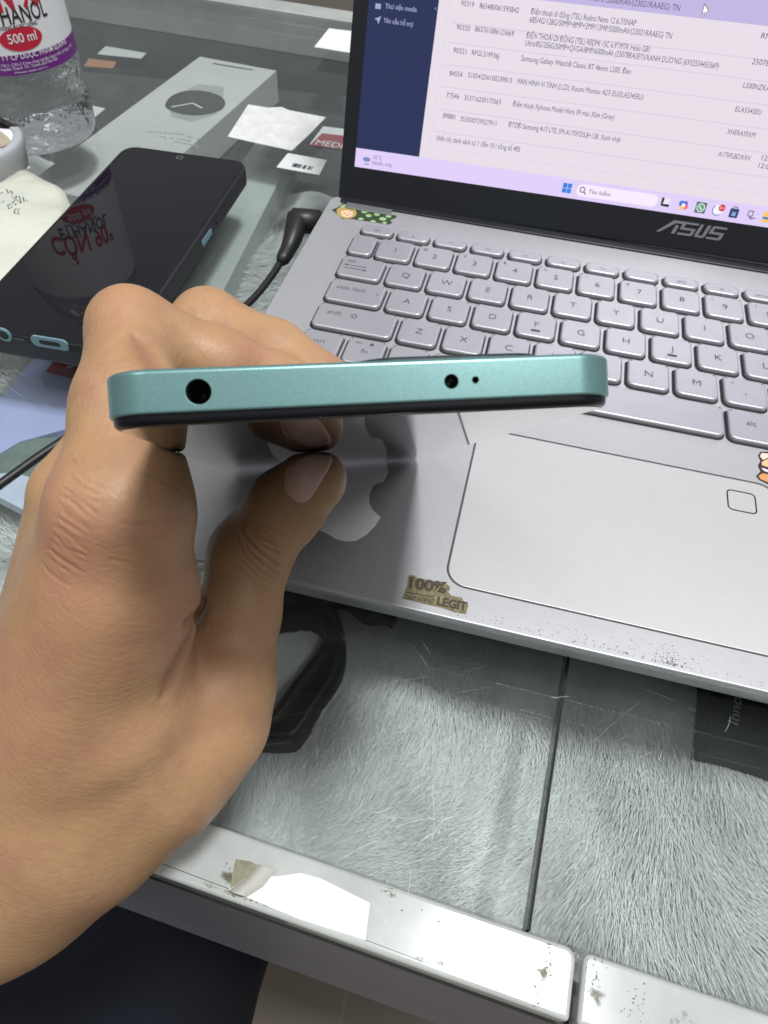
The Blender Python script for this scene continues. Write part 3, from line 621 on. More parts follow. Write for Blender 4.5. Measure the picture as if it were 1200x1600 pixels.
# search pill and icons, standing along the middle line of the task bar
def tbp(u): return np.array([LF.uv(u, 300 + (u - 960) * .150)[0], (SY0 + y_t) / 2])
a, b = tbp(902), tbp(1029); V, F = sheet(rrect(a[0], a[1] - 2.7, b[0], a[1] + 2.7, 2.6), .35, LF); mesh('search_box', V, F, emis('pill', (238, 226, 244)), scr)
a = tbp(921); b = tbp(955); a[1] -= .9; b[1] -= .9; m = MB(); m.add(*text_on('Tìm kiếm', a, b, 1.9, .45, LF))
c = tbp(911); m.add(*ringband(np.array([(c[0] + 1.35 * math.cos(t), c[1] + .3 + 1.35 * math.sin(t)) for t in np.linspace(0, 2 * math.pi, 16, endpoint=False)]), np.array([(c[0] + .9 * math.cos(t), c[1] + .3 + .9 * math.sin(t)) for t in np.linspace(0, 2 * math.pi, 16, endpoint=False)]), .45, LF)); m.add(*strip([(c[0] + .9, c[1] - .6), (c[0] + 1.9, c[1] - 1.6)], .5, .45, LF))
m.build('search_text', emis('search_grey', (90, 80, 100), .9), scr)
c = tbp(887); m = MB()
for i in (-1, 0):
    for j in (-1, 0): m.add(*sheet([(c[0] + .12 + i * 2.25, c[1] + .12 + j * 2.25), (c[0] + i * 2.25 + 2.15, c[1] + .12 + j * 2.25), (c[0] + i * 2.25 + 2.15, c[1] + j * 2.25 + 2.15), (c[0] + .12 + i * 2.25, c[1] + j * 2.25 + 2.15)], .35, LF))
m.build('start_icon', emis('startblue', (40, 125, 215)), scr)
def disc(c, r, z, k=20): return sheet([(c[0] + r * math.cos(t), c[1] + r * math.sin(t)) for t in np.linspace(0, 2 * math.pi, k, endpoint=False)], z, LF)
def sq(c, r, z, rr=.3): return sheet(rrect(c[0] - r, c[1] - r, c[0] + r, c[1] + r, rr), z, LF)
def ic(adds, matl, name='app_icon'):
    m = MB(); [m.add(*a_) for a_ in adds]; return m.build(name, matl, scr)
c = tbp(1041); ic([sq(c + [-.0, .2], 1.9, .35)], emis('icw', (225, 220, 232))); ic([strip([(c[0] - 1.5, c[1] + 2), (c[0] - 1.5, c[1] - 1.2), (c[0] + 1.9, c[1] - 1.2)], 1.2, .4, LF)], emis('ick', (25, 25, 32)))
c = tbp(1069); ic([disc(c + [-.9, .5], 1.35, .35)], emis('icb', (60, 120, 215))); ic([disc(c + [.7, .9], 1.0, .4)], emis('icc', (100, 90, 205))); ic([disc(c + [1.0, -.5], 1.3, .38)], emis('icr', (235, 110, 120))); ic([disc(c + [-.5, -1.1], .9, .42)], emis('ico', (240, 190, 90))); ic([sq(c, .75, .46)], emis('icw2', (240, 235, 245)))
c = tbp(1096); ic([sq(c, 2.4, .35, .3)], emis('icg', (80, 108, 98))); ic([disc(c, 1.9, .4)], emis('icg2', (225, 232, 226))); ic([disc(c, 1.5, .43)], emis('icg3', (90, 150, 120))); ic([strip([c + [-.7, .7], c + [-.3, -.2], c + [.7, -.7]], .5, .46, LF)], emis('icg4', (230, 240, 235)))
c = tbp(1122); ic([disc(c, 2.3, .35)], emis('icz', (235, 238, 248))); ic([strip([c + [2.2 * math.cos(t), 2.2 * math.sin(t)] for t in np.linspace(2.2, 5.4, 12)], .35, .4, LF)], emis('icz3', (50, 80, 150))); ic([disc(c + [1.7, 1.2], 1.5, .42)], emis('badge', (205, 40, 55))); ic([text_on('5+', c + [.8, .6], c + [2.6, .6], 1.2, .46, LF)], emis('icw3', (250, 230, 235)))
c = tbp(1148); ic([sq(c + [0, -.3], 2.0, .35, .4)], emis('ics', (45, 65, 110))); ic([strip([c + [-1, 1.6], c + [-1, 2.4], c + [1, 2.4], c + [1, 1.6]], .4, .37, LF)], emis('ics1', (45, 65, 110))); ic([sq(c + [-.4, -.2], .36, .4, .05), sq(c + [.5, -.2], .36, .4, .05), sq(c + [-.4, -1.1], .36, .4, .05), sq(c + [.5, -1.1], .36, .4, .05)], emis('ics2', (150, 190, 235)))
c = tbp(1175); ic([ringband(rrect(c[0] - 1.7, c[1] - .8, c[0] + .7, c[1] + 1.9, .5), rrect(c[0] - 1.3, c[1] - .4, c[0] + .3, c[1] + 1.5, .3), .35, LF), strip([c + [-.6, -.8], c + [.4, -2.0]], .45, .37, LF), strip([c + [-.2, -1.3], c + [2.2, -1.2]], .45, .39, LF)], emis('icsc', (85, 90, 110)))
c = tbp(1200); ic([sq(c, 2.2, .35, .3)], emis('icf', (240, 195, 80))); ic([sheet([c + [-2, -.9], c + [2, -.9], c + [2, .1], c + [-2, .1]], .4, LF)], emis('icf2', (60, 120, 200)))
a = LF.uv(1101, 6); m = MB(); arw = [(0, 0), (1.0, -.9), (1.7, -.8), (1.2, -2.2)]
arw = [(0, 0), (0, -3.6), (.85, -2.8), (1.4, -4.1), (1.95, -3.85), (1.4, -2.6), (2.5, -2.5)]
m.add(*sheet([(a[0] + x, a[1] + y) for x, y in arw], .35, LF)); m.build('mouse_pointer', emis('ptrw', (250, 246, 252)), scr)
m = MB(); m.add(*strip([(a[0] + x, a[1] + y) for x, y in arw + [arw[0]]], .25, .4, LF)); m.build('mouse_pointer_outline', emis('ptrk', (50, 45, 60)), scr)
# maker's logo on the lid rim
m = MB(); L0 = LF.uv(1023, 367); L1 = LF.uv(1137, 363); H = 6.0; lo = np.array([L0[0], 6.9]); W_ = L1[0] - L0[0]
def lg(pts, w=1.05):  # pts in units (x of width, y of height), sheared
    return [lo + np.array([x * W_ * .93 + y * H * .28, y * H]) for x, y in pts]
def poly(pts, z=.15): m.add(*sheet(lg(pts), z, LF))
poly([(0, 0), (.055, 0), (.235, .86), (.235, 1), (.175, 1)])
poly([(.235, .8), (.36, .8), (.36, 1), (.235, 1)])
poly([(.235, 0), (.29, 0), (.29, .62), (.235, .7)], .17)
for x0, x1 in ((.325, .56), (.775, 1.0)):
    poly([(x0, .44), (x0 + .05, .44), (x0 + .05, .88), (x0, .80)], .16); poly([(x0, .84), (x1, .84), (x1, 1.0), (x0 + .02, 1.0)], .18)
    poly([(x0, .40), (x1, .40), (x1, .57), (x0, .57)], .20); poly([(x1 - .05, .04), (x1, .1), (x1, .5), (x1 - .05, .5)], .22); poly([(x0, 0), (x1 - .02, 0), (x1, .16), (x0, .16)], .24)
poly([(.59, .1), (.64, .1), (.64, .98), (.59, .98)], .16); poly([(.60, 0), (.73, 0), (.75, .16), (.59, .16)], .18); poly([(.70, .1), (.75, .1), (.75, .98), (.70, .98)], .2)
m.build('lid_logo', M['logo'], laptop)

# wear on the deck's front edge
sp = [(1040 + rnd.gauss(0, 50), 0) for _ in range(0)]
m = MB()
for k in range(420):
    x = rnd.choice((rnd.gauss(112, 12), rnd.gauss(126, 3), rnd.uniform(60, 175), rnd.gauss(10, 9))); y = -187.2 + abs(rnd.gauss(0, 3.2)); r = rnd.uniform(.06, .24); k_ = rnd.randint(5, 7)
    if y < -186: y = -186 + rnd.random()
    m.add([(x + r * rnd.uniform(.6, 1.6) * math.cos(i * 6.283 / k_), y + r * rnd.uniform(.5, 1.2) * math.sin(i * 6.283 / k_), -1.975) for i in range(k_)], [list(range(k_))])
m.build('worn_specks', mat('speck', (.13, .12, .12), .7), laptop)
m = MB()
for k in range(70):
    x = rnd.uniform(0, 56); y = rnd.uniform(-184, -150); a = rnd.uniform(0, 3.14); l = rnd.uniform(.6, 3.4)
    pth = catmull([(x, y), (x + l * .5 * math.cos(a) + rnd.gauss(0, .15), y + l * .5 * math.sin(a)), (x + l * math.cos(a), y + l * math.sin(a))], 3)
    m.add(*strip(pth, .07, -1.97))
m.build('fine_scratches', mat('scratch', (.85, .85, .86), .3, .6), laptop)

# stickers on the deck
F2 = Frame((0, 0, -1.93), (1, 0, 0), (0, 1, 0))
st = thing('spotted_sticker', (-22, 29, -2), 'small green spotted sticker with a round tan face left of the top row of keys', 'sticker')
def dsheet(px, z, matl, name, par, sm=0):
    P = [at(u, v, -2)[:2] for u, v in px]
    if sm: P = closed_catmull(P, sm)
    a = sum(P[i][0] * P[(i + 1) % len(P)][1] - P[(i + 1) % len(P)][0] * P[i][1] for i in range(len(P)))
    if a < 0: P = P[::-1]
    V, F = prism(P, -2 + z - .05, -2 + z); return mesh(name, V, F, matl, par)
dsheet([(518, 328), (528, 324), (534, 319), (546, 319), (552, 324), (565, 326), (570, 330), (620, 337), (618, 341), (609, 344), (613, 348), (608, 351), (560, 344), (548, 342), (535, 342), (525, 333)], .08, mat('dark_olive', (.035, .055, .025), .4), 'sticker_body', st)
dsheet([(530, 325), (546, 323), (556, 329), (555, 338), (542, 342), (530, 338), (526, 330)], .12, mat('stk_hair', (.42, .30, .09), .45), 'sticker_hair', st, 4)
dsheet([(533, 331), (542, 329), (551, 332), (550, 338), (541, 340), (534, 337)], .16, mat('stk_face', (.75, .50, .33), .45), 'sticker_face', st, 4)
dsheet([(531, 322), (540, 320), (547, 321), (545, 324), (533, 325)], .16, mat('stk_cap', (.34, .42, .26), .45), 'sticker_cap', st)
m = MB()
for u, v, r in ((569, 331, 1.3), (576, 337, 1.4), (589, 335, 1.3), (598, 342, 1.6), (607, 338, 1.3), (583, 346, 1.2), (564, 342, 1.2), (601, 348, 1.0), (575, 331, .6)):
    p = at(u, v, -1.85); m.add(*sheet([(p[0] + r * math.cos(t) * 1.15, p[1] + r * math.sin(t)) for t in np.linspace(0, 6.28, 12, endpoint=False)], -1.85))
m.build('sticker_spots', mat('stk_green', (.30, .47, .22), .45), st)
m = MB()
for u0, v0, u1, v1 in ((537, 333, 540, 334), (545, 334, 548, 335), (541, 336, 544, 337)): p, q = at(u0, v0, -1.82), at(u1, v1, -1.82); m.add(*strip([p[:2], q[:2]], .5, -1.82))
m.build('sticker_features', M['ink'], st)
br = thing('bear_sticker', (164, -96, -2), 'small brown bear sticker at the right edge of the laptop deck', 'sticker')
BO = mat('stk_brown_line', (.035, .015, .012), .5)
dsheet([(1184, 712), (1188, 706), (1200, 706), (1240, 720), (1230, 765), (1200, 757), (1186, 750), (1181, 744), (1188, 737), (1184, 728), (1188, 720)], .08, BO, 'sticker_outline', br)
dsheet([(1187, 713), (1190, 708), (1200, 709), (1203, 714), (1192, 719)], .13, mat('stk_ear', (.72, .55, .46), .5), 'bear_ear', br)
dsheet([(1190, 722), (1200, 717), (1230, 722), (1228, 738), (1204, 732), (1190, 727)], .13, mat('stk_tan', (.62, .42, .22), .5), 'bear_head', br)
dsheet([(1189, 731), (1204, 736), (1220, 740), (1218, 744), (1194, 736)], .13, M['whitep'], 'bear_scarf', br)
dsheet([(1185, 744), (1191, 740), (1210, 743), (1222, 748), (1220, 758), (1200, 754), (1188, 749)], .13, mat('stk_orange', (.55, .27, .10), .5), 'bear_body', br)
gs = thing('worn_sticker', at(680, 930, -2), 'rubbed gold sticker with worn lettering at the front edge of the palm rest', 'sticker')
dsheet([(638, 899), (646, 899), (652, 903), (668, 906), (684, 909), (694, 909), (703, 917), (703, 921), (700, 925), (706, 931), (722, 934), (724, 939), (732, 945), (728, 960), (712, 957), (690, 950), (660, 943), (628, 935), (632, 926), (636, 915)], .1, M['gold'], 'sticker_body', gs)
m = MB(); F3 = Frame((0, 0, -1.86), (1, 0, 0), (0, 1, 0))
m.add(*text_on('100%', at(638, 918, -1.86)[:2], at(697, 927, -1.86)[:2], 4.0, 0, F3, .05)); m.add(*text_on('LEGIT', at(682, 945, -1.86)[:2], at(729, 954, -1.86)[:2], 3.0, 0, F3, .05))
m.add(*strip([at(634, 925, -1.86)[:2], at(678, 933, -1.86)[:2]], .35, 0, F3)); m.add(*text_on('CHẤT LƯỢNG', at(632, 936, -1.86)[:2], at(676, 943, -1.86)[:2], 1.6, 0, F3, .02))
m.build('lettering', M['goldink'], gs)
# fruit shaped silver emblem sticker lying in the phone's shadow
ap = thing('apple_sticker', at(540, 780, -2), 'silver apple shaped emblem sticker on the palm rest in the shadow below the held phone', 'sticker')
AO = [(606, 738), (600, 752), (584, 757), (577, 772), (577, 787), (582, 797), (592, 806), (595, 808), (586, 822), (572, 836), (556, 845), (540, 846), (524, 842), (508, 832), (490, 826), (474, 824), (456, 826), (440, 820), (424, 800), (420, 775), (428, 750), (446, 733), (470, 727), (520, 724), (560, 722), (590, 720), (604, 722)]
AB = [AO[i] for i in range(len(AO))]
P = [at(u, v, -2)[:2] for u, v in AO]; P = P[::-1]
V, F = prism(P, -1.99, -1.90); mesh('emblem', V, F, M['apple'], ap)

# ------------------------------------------------------------------ phone held in the hand
PO = np.array([14.0, -242.0, 119.0]) - 2.0 * np.array([.931, .362, -.023]); px_ = np.array([61.0, 23.7, -1.5]); py_ = np.array([-38.4, 91.1, -119.3])
PF0 = Frame(PO, px_, py_)       # x across, y from the near end to the far end, z = cross
PW, PL = 69.6, 155.0
nb = np.array([-.266, .723, .638])
sgn = 1 if PF0.z @ nb > 0 else -1
def PFz(h): return h * sgn
class PFrame:
    def __init__(s): s.o = PF0.o; s.x = PF0.x; s.y = PF0.y; s.z = PF0.z * sgn
    def __call__(s, P): P = np.atleast_2d(np.array(P, float)); return s.o + P[:, :1] * s.x + P[:, 1:2] * s.y + P[:, 2:3] * s.z
PF = PFrame()
phone = thing('green_smartphone', PF([[PW / 2, PL, 0]])[0], 'mint green smartphone held top end first above the laptop palm rest', 'smartphone')
TK = 7.2; GZ = 1.5
out = rrect(0, 0, PW, PL, (6.5, 6.5, 8, 8), 12)
def bevelled(out, z0, z1, b0, b1, fr, seg=4):
    rg = []
    for i in range(seg + 1):
        a = math.pi / 2 * i / seg; P = inset(out, b0 * (1 - math.sin(a))); rg.append(fr(np.c_[P, np.full(len(P), z0 + b0 * (1 - math.cos(a)))]))
    for i in range(seg + 1):
        a = math.pi / 2 * i / seg; P = inset(out, b1 * (1 - math.cos(a))); rg.append(fr(np.c_[P, np.full(len(P), z1 - b1 * (1 - math.sin(a)))]))
    return rings_vf(rg)
V, F = bevelled(out, GZ, TK, .35, .7, PF)
fme = mesh('frame', V, F, M['green'], phone, True, 60); fme.modifiers.clear()
V, F = bevelled(inset(out, .45), .12, GZ + .1, .8, .1, PF, 5); mesh('bezel', V, F, mat('matte_black_bezel', (.006, .006, .008), .3, spec=.25), phone, True, 70)
V, F = prism(inset(out, 1.35), 0, .2, 0, .05, PF); gl = mesh('screen_glass', V, F, M['pscreen'], phone)
bp = rrect(32, 5.0, 62, 47, 7, 8)
V, F = bevelled(bp, TK - .1, TK + 1.35, .1, .6, PF); mesh('camera_bump', V, F, mat('bump_glass', (.02, .03, .03), .5, spec=.3), phone, True, 60)
# holes drilled in the top face
def hole(u, v, rpx):
    d = ray(u, v); p0 = PF([[0, 0, 0]])[0]; t = ((p0 - CAM) @ PF.y) / (d @ PF.y); q = CAM + d * t - PF.o; r = rpx / FPX * t
    return (q @ PF.x, q @ PF.z, r)
holes = [hole(310, 612, 20.5), hole(705.5, 596, 11.5), hole(743, 593.5, 5.6)]
cut = MB()
for hx, hz, r in holes:
    a = np.arange(32) * 2 * math.pi / 32
    cut.add(*rings_vf([PF(np.c_[hx + r * np.cos(a), np.full(32, y), hz + r * np.sin(a)]) for y in (-2, 9 if r > 1 else 2.5)]))
co = cut.build('cutter', M['dark'], phone)
for o_ in (fme, co):
    bm = bmesh.new(); bm.from_mesh(o_.data); bmesh.ops.recalc_face_normals(bm, faces=bm.faces); bm.to_mesh(o_.data); bm.free()
md = fme.modifiers.new('b', 'BOOLEAN'); md.operation = 'DIFFERENCE'; md.object = co; md.solver = 'EXACT'; wnm = fme.modifiers.new('w', 'WEIGHTED_NORMAL'); wnm.weight = 90; wnm.keep_sharp = True
bpy.context.view_layer.update()
nm = bpy.data.meshes.new_from_object(fme.evaluated_get(bpy.context.evaluated_depsgraph_get()))
fme.modifiers.clear(); fme.data = nm; bpy.data.objects.remove(co)
for nmh, (hx, hz, r), kk in zip(('headphone_jack', 'microphone_hole', 'microphone_hole'), holes, (1, 0, 0)):
    a = np.arange(40) * 2 * math.pi / 40
    rg = [PF(np.c_[hx + rr * np.cos(a), np.full(40, y), hz + rr * np.sin(a)]) for rr, y in ((r * 1.07, -.02), (r * 1.0, -.05), (r * .96, .25))]
    V, F = rings_vf(rg, False, False); o = mesh(nmh, V, F, mat('hole_rim', (.14, .28, .26), .5, .4), phone, True)
    rg = [PF(np.c_[hx + rr * np.cos(a), np.full(40, y), hz + rr * np.sin(a)]) for rr, y in ((r * .97, .2), (r * .9, .9), (r * .88, 6 if kk else 2))]
    V, F = rings_vf(rg, False, True); mesh('hole_lining', V, F, mat('hole_lining', (.02, .02, .022), .3, .3), o, True)

# ------------------------------------------------------------------ black phone on the glass
p_tl, p_tr, p_r, p_b = at(178, 232, -9), at(388, 250, -9), at(330, 345, -9), at(-60, 505, -9)
bx_ = p_tr - p_tl; 
e1 = at(385, 262, -9); e2 = at(240, 478, -9)
BF = Frame((0, 0, 0), bx_, np.cross([0, 0, 1.], bx_))
BF.o = at(190, 228, -9); yv = e1 - e2; yv = yv / np.linalg.norm(yv); BF.y = yv; BF.x = np.cross(yv, [0, 0, 1.]); BF.z = np.array([0, 0, 1.])
# far edge line and widths measured in this frame
cnr = [BF.uv(u, v) for u, v in ((190, 228), (385, 258), (240, 478), (0, 528), (140, 548), (0, 436))]
xl = cnr[5][0]; xr = (cnr[1][0] + cnr[2][0]) / 2; yt = (BF.uv(280, 238)[1]); yb = (cnr[3][1] + cnr[4][1]) / 2
bph = thing('black_smartphone', BF([[(xl + xr) / 2, (yt + yb) / 2, -11]])[0], 'black smartphone in a dark case lying screen up on the glass, left of the laptop', 'smartphone')
out = rrect(xl, yb, xr, yt, 9, 10)
V, F = bevelled(out, -11, 0, 3.0, 1.0, BF); mesh('case', V, F, M['case'], bph, True, 60)
V, F = ringband(inset(out, 1.3), inset(out, 2.3), .35, BF); mesh('screen_rim', V, F, M['rubber'], bph)
V, F = bevelled(inset(out, 2.0), -.5, .3, .1, .25, BF); mesh('screen', V, F, M['bglass'], bph, True, 60)
a = np.arange(20) * 2 * math.pi / 20; c = BF.uv(281, 247)
V, F = ringband(np.c_[c[0] + 2.1 * np.cos(a), c[1] + 2.1 * np.sin(a)], np.c_[c[0] + 1.2 * np.cos(a), c[1] + 1.2 * np.sin(a)], .36, BF); mesh('front_camera', V, F, mat('cam_ring', (.09, .09, .1), .3), bph)
# near end: ports on the face
def onend(u, v):
    d = ray(u, v); n_ = BF.y; p = BF([[0, yb - .05, 0]])[0]; q = CAM + d * ((p - CAM) @ n_) / (d @ n_) - BF.o; return np.array([q @ BF.x, q @ BF.z])
EF = Frame(BF([[0, yb - .06, 0]])[0], BF.x, (0, 0, 1.))
def eprism(P, d0, d1, matl, name, par):
    V, F = rings_vf([EF(np.c_[P, np.full(len(P), d0)]), EF(np.c_[P, np.full(len(P), d1)])]); return mesh(name, V, F, matl, par)
c = onend(78, 536); pr = eprism(rrect(c[0] - 8.2, c[1] - 2.7, c[0] + 8.2, c[1] + 2.7, 2.3), -.5, .25, M['cyan'], 'charging_port', bph)
eprism(rrect(c[0] - 4.7, c[1] - 1.15, c[0] + 4.7, c[1] + 1.15, 1.1), 0, .3, M['dark'], 'port_slot', pr)
c = onend(6, 523); eprism(np.c_[c[0] + 3.3 * np.cos(a), c[1] + 3.3 * np.sin(a)], -.5, .25, M['cyan'], 'headphone_jack', bph); eprism(np.c_[c[0] + 2.2 * np.cos(a), c[1] + 2.2 * np.sin(a)], 0, .3, M['dark'], 'jack_hole', bph)
c = onend(41, 530); eprism(np.c_[c[0] + 1.2 * np.cos(a), c[1] + 1.2 * np.sin(a)], -.5, .2, M['dark'], 'microphone_hole', bph)
c = onend(128, 546); eprism(rrect(c[0] - 6, c[1] - 1.8, c[0] + 9, c[1] + 1.8, 1.6), -.5, .2, M['dark'], 'speaker_slot', bph)
SFm = Frame(BF([[xr + .02, 0, 0]])[0], BF.y, (0, 0, 1.))
def onside(u, v):
    d = ray(u, v); q = CAM + d * ((SFm.o - CAM) @ SFm.z) / (d @ SFm.z) - SFm.o; return np.array([q @ SFm.x, q @ SFm.y])
ca, cb = onside(316, 384), onside(330, 360)
x0, x1 = sorted((ca[0], cb[0])); V, F = rings_vf([SFm(np.c_[rrect(x0, -6.8, x1, -3.6, 1.4), np.full(28, z)]) for z in (-.3, .4)]); mesh('side_button', V, F, M['cyan'], bph)
ca, cb = onside(338, 348), onside(356, 318); x0, x1 = sorted((ca[0], cb[0])); V, F = rings_vf([SFm(np.c_[rrect(x0, -6.6, x1, -3.4, 1.4), np.full(28, z)]) for z in (-.3, .5)]); mesh('volume_button', V, F, M['case'], bph, True, 40)

# ------------------------------------------------------------------ power plug and cable
pg = thing('power_plug', at(480, 345, -20), 'black angled power plug pushed into the left side of the laptop', 'plug')
a0 = at(503, 344, -9); 
m = MB(); m.add(*tube([at(508, 349, -9), at(500, 348, -9), at(499.5, 348, -9), at(470, 345, -9), at(458, 343, -9), at(452, 342.4, -9)], [5.2, 5.2, 6.1, 6.1, 5.8, 3.6], 24)); m.add(*tube(catmull([at(465, 336, -8), at(463, 350, -9), at(458, 370, -11), at(451, 388, -13.5), at(443, 403, -15), at(438, 411, -16)], 5), np.interp(np.linspace(0, 1, 26), [0, .06, .3, .62, .85, 1], [3.0, 5.6, 5.3, 4.0, 3.4, 2.2]), 20)); V, F = m.V, m.F
mesh('plug_body', V, F, M['black'], pg, True)
cp = [at(440, 406, -16), at(432, 420, -17), at(418, 440, -18), at(400, 462, -18), at(380, 482, -18.2), at(340, 520, -18.2), at(280, 570, -18.2), at(220, 610, -18.2), at(150, 655, -18.2), at(112, 680, -18.2), at(60, 714, -18.2), at(0, 757, -18.2), at(-80, 815, -18.2)]
V, F = tube(catmull(cp, 8), 1.75, 14); mesh('cable', V, F, M['black'], pg, True)

# ------------------------------------------------------------------ ethanol bottle
bc = at(52, 222, -20); BR = 31.0
# base right tangent at u=150: centre placed so that the right silhouette fits
def cylfit():
    best = None
    for u in range(0, 140, 2):
        for R_ in (26, 28, 30, 32, 34, 36, 38, 40):
            c = at(u, 205, -20); r_ = (RC @ np.array([c[0] + R_ * RC[0][0], c[1] + R_ * RC[0][1], -20.]) + _t)
            right = 600 + FPX * r_[0] / r_[2]
            q = c - np.array([0, R_, 0]); qq = RC @ np.array([q[0], q[1], -20]) + _t; low = 800 + FPX * qq[1] / qq[2]
            err = abs(right - 149) + abs(low - 245)
            if best is None or err < best[0]: best = (err, u, R_, c)
    return best
_e, _u, BR, bc = cylfit()
BT = Frame(bc, (1, 0, 0), (0, 1, 0))
bot = thing('ethanol_bottle', bc, 'clear plastic ethanol bottle with white and purple label standing on the glass', 'bottle')
prof = [(0, 2.5), (BR * .35, 2.2), (BR * .72, .8), (BR * .86, 0), (BR * .95, .8), (BR * .99, 3.5), (BR, 8), (BR, 20), (BR * .965, 22), (BR * .95, 24), (BR * .965, 26), (BR, 28), (BR, 42), (BR * .985, 44), (BR * .985, 112), (BR, 116), (BR, 124), (BR * .85, 140), (BR * .5, 155), (BR * .42, 160), (BR * .42, 172)]
V, F = lathe(prof, BT, 72)
clear = bpy.data.materials.new('clear_plastic'); clear.use_nodes = True; b = clear.node_tree.nodes['Principled BSDF']
b.inputs['Transmission Weight'].default_value = 1; b.inputs['Roughness'].default_value = .02; b.inputs['IOR'].default_value = 1.33; b.inputs['Base Color'].default_value = (.97, .98, 1, 1)
nt = clear.node_tree; tcn = nt.nodes.new('ShaderNodeTexCoord'); n2 = nt.nodes.new('ShaderNodeTexNoise'); n2.inputs['Scale'].default_value = 75; n2.inputs['Detail'].default_value = 3; bpn = nt.nodes.new('ShaderNodeBump'); bpn.inputs['Strength'].default_value = .9; bpn.inputs['Distance'].default_value = .004
nt.links.new(tcn.outputs['Object'], n2.inputs['Vector']); nt.links.new(n2.outputs[0], bpn.inputs['Height']); nt.links.new(bpn.outputs[0], b.inputs['Normal'])
mesh('bottle_body', V, F, clear, bot, True)
V, F = lathe([(BR * .47, 158), (BR * .47, 176), (0.1, 176)], BT, 32); mesh('cap', V, F, M['whitep'], bot, True, 40)
# label bands: angle th measured around the axis, z height; the seam sits at the back
def cyl(P, R_): P = np.array(P, float); return np.c_[bc[0] + R_ * np.cos(P[:, 0]), bc[1] + R_ * np.sin(P[:, 0]), bc[2] + P[:, 1]]
def band(z0, z1, a0, a1, R_, n=60):
    th = np.linspace(a0, a1, n); V = np.r_[cyl(np.c_[th, np.full(n, z0)], R_), cyl(np.c_[th, np.full(n, z1)], R_)]
    return V, [[i, i + 1, n + i + 1, n + i] for i in range(n - 1)]
def cyl_hit(u, v, R_=None):
    R_ = R_ or BR; d = ray(u, v); o = CAM - bc; A = d[0] ** 2 + d[1] ** 2; B = 2 * (o[0] * d[0] + o[1] * d[1]); C = o[0] ** 2 + o[1] ** 2 - R_ * R_
    D = max(B * B - 4 * A * C, 0); t = (-B - math.sqrt(D)) / (2 * A); q = o + d * t; return np.array([math.atan2(q[1], q[0]), q[2]])
zl = cyl_hit(40, 116)[1]; zp = cyl_hit(40, 83)[1]
ac = math.atan2(CAM[1] - bc[1], CAM[0] - bc[0])
A0, A1 = ac - 1.9, ac + 1.75
V, F = band(zl, zp, A0, A1, BR + .35); lb = mesh('label', V, F, M['purple'], bot, True)
V, F = band(zp, zl + 74, A0, A1, BR + .35); lw = mesh('label', V, F, M['whitep'], bot, True); lw['label'] = 'white upper part of the label'
def ctext(full, prefix, p0, p1, h, R_, matl, name, bold=.02, par=None, suffix=''):
    """text wrapped on the bottle; the part after prefix (and before suffix) runs from hit point p0 to p1"""
    a, b = cyl_hit(*p0, R_), cyl_hit(*p1, R_); V, F = text_geo(full, bold)
    bm = bmesh.new(); vs = [bm.verts.new(v) for v in V]
    for f in F:
        try: bm.faces.new([vs[q] for q in f])
        except ValueError: pass
    for _ in range(5):
        ee = [e_ for e_ in bm.edges if abs(e_.verts[0].co.x - e_.verts[1].co.x) > .12]
        if not ee: break
        bmesh.ops.subdivide_edges(bm, edges=ee, cuts=1); bmesh.ops.triangulate(bm, faces=[f for f in bm.faces if len(f.verts) > 3])
    bm.verts.index_update(); V = np.array([v.co[:] for v in bm.verts]); F = [[v.index for v in f.verts] for f in bm.faces]; bm.free()
    xa = text_geo(prefix, bold)[0][:, 0].max() + .06 if prefix else V[:, 0].min()
    xb = V[:, 0].max() if not suffix else V[:, 0].max() - text_geo(suffix, bold)[0][:, 0].max() - .06
    t = (V[:, 0] - xa) / (xb - xa)
    P = np.c_[a[0] + (b[0] - a[0]) * t, a[1] * .5 + b[1] * .5 + V[:, 1] * h / .72]
    keep = np.abs(P[:, 0] - ac) < 1.6; F = [f for f in F if all(keep[q] for q in f)]
    return mesh(name, cyl(P, R_), F, matl, par or lw)
R1 = BR + .55
ctext('CỒN 90°', 'CỒ', (0, 19), (24, 15.5), 13, R1, M['red'], 'lettering', .025, None, ' 90°')
ctext('ETHANOL', 'ET', (4, 38), (75, 25), 7.8, R1, M['ink'], 'lettering', .012)
ctext('KHÔNG ĐƯỢC UỐNG', 'K', (0, 48), (59, 38), 1.7, R1, M['ink'], 'lettering', .02)
c = cyl_hit(34.5, 61, R1); ce = cyl_hit(66, 56, R1); th = np.linspace(0, 2 * math.pi, 48, endpoint=False); rx_ = abs(ce[0] - c[0])
V, F = rings_vf([cyl(np.c_[c[0] + rx_ * q * np.cos(th), c[1] + 5.4 * q * np.sin(th)], R1) for q in (1, .8, .6, .4, .2, .02)], False, True); mesh('red_oval', V, F, M['red'], lw)
ctext('500 ml', '', (14, 68), (59, 62), 4.4, R1 + .2, M['whitep'], 'lettering', .012)
ctext('CÔNG TY CP DƯỢC PHẨM ELAPHE', 'CÔNG ', (0, 96), (104, 67), 2.6, R1, M['whitep'], 'lettering', .01, lb)
ctext('Lô C0-1, C02-2 Cụm công nghiệp Ngọc Hồi, xã Ngọc Hồi', 'Lô ', (0, 104), (112, 73), 1.4, R1, M['whitep'], 'lettering', .0, lb)
ctext('huyện Thanh Trì, Thành phố Hà Nội', '', (2, 111), (90, 93), 1.4, R1, M['whitep'], 'lettering', .0, lb)
ctext('Website: elaphe com vn', '', (23, 115), (74, 106), 1.0, R1, M['whitep'], 'lettering', .0, lb)

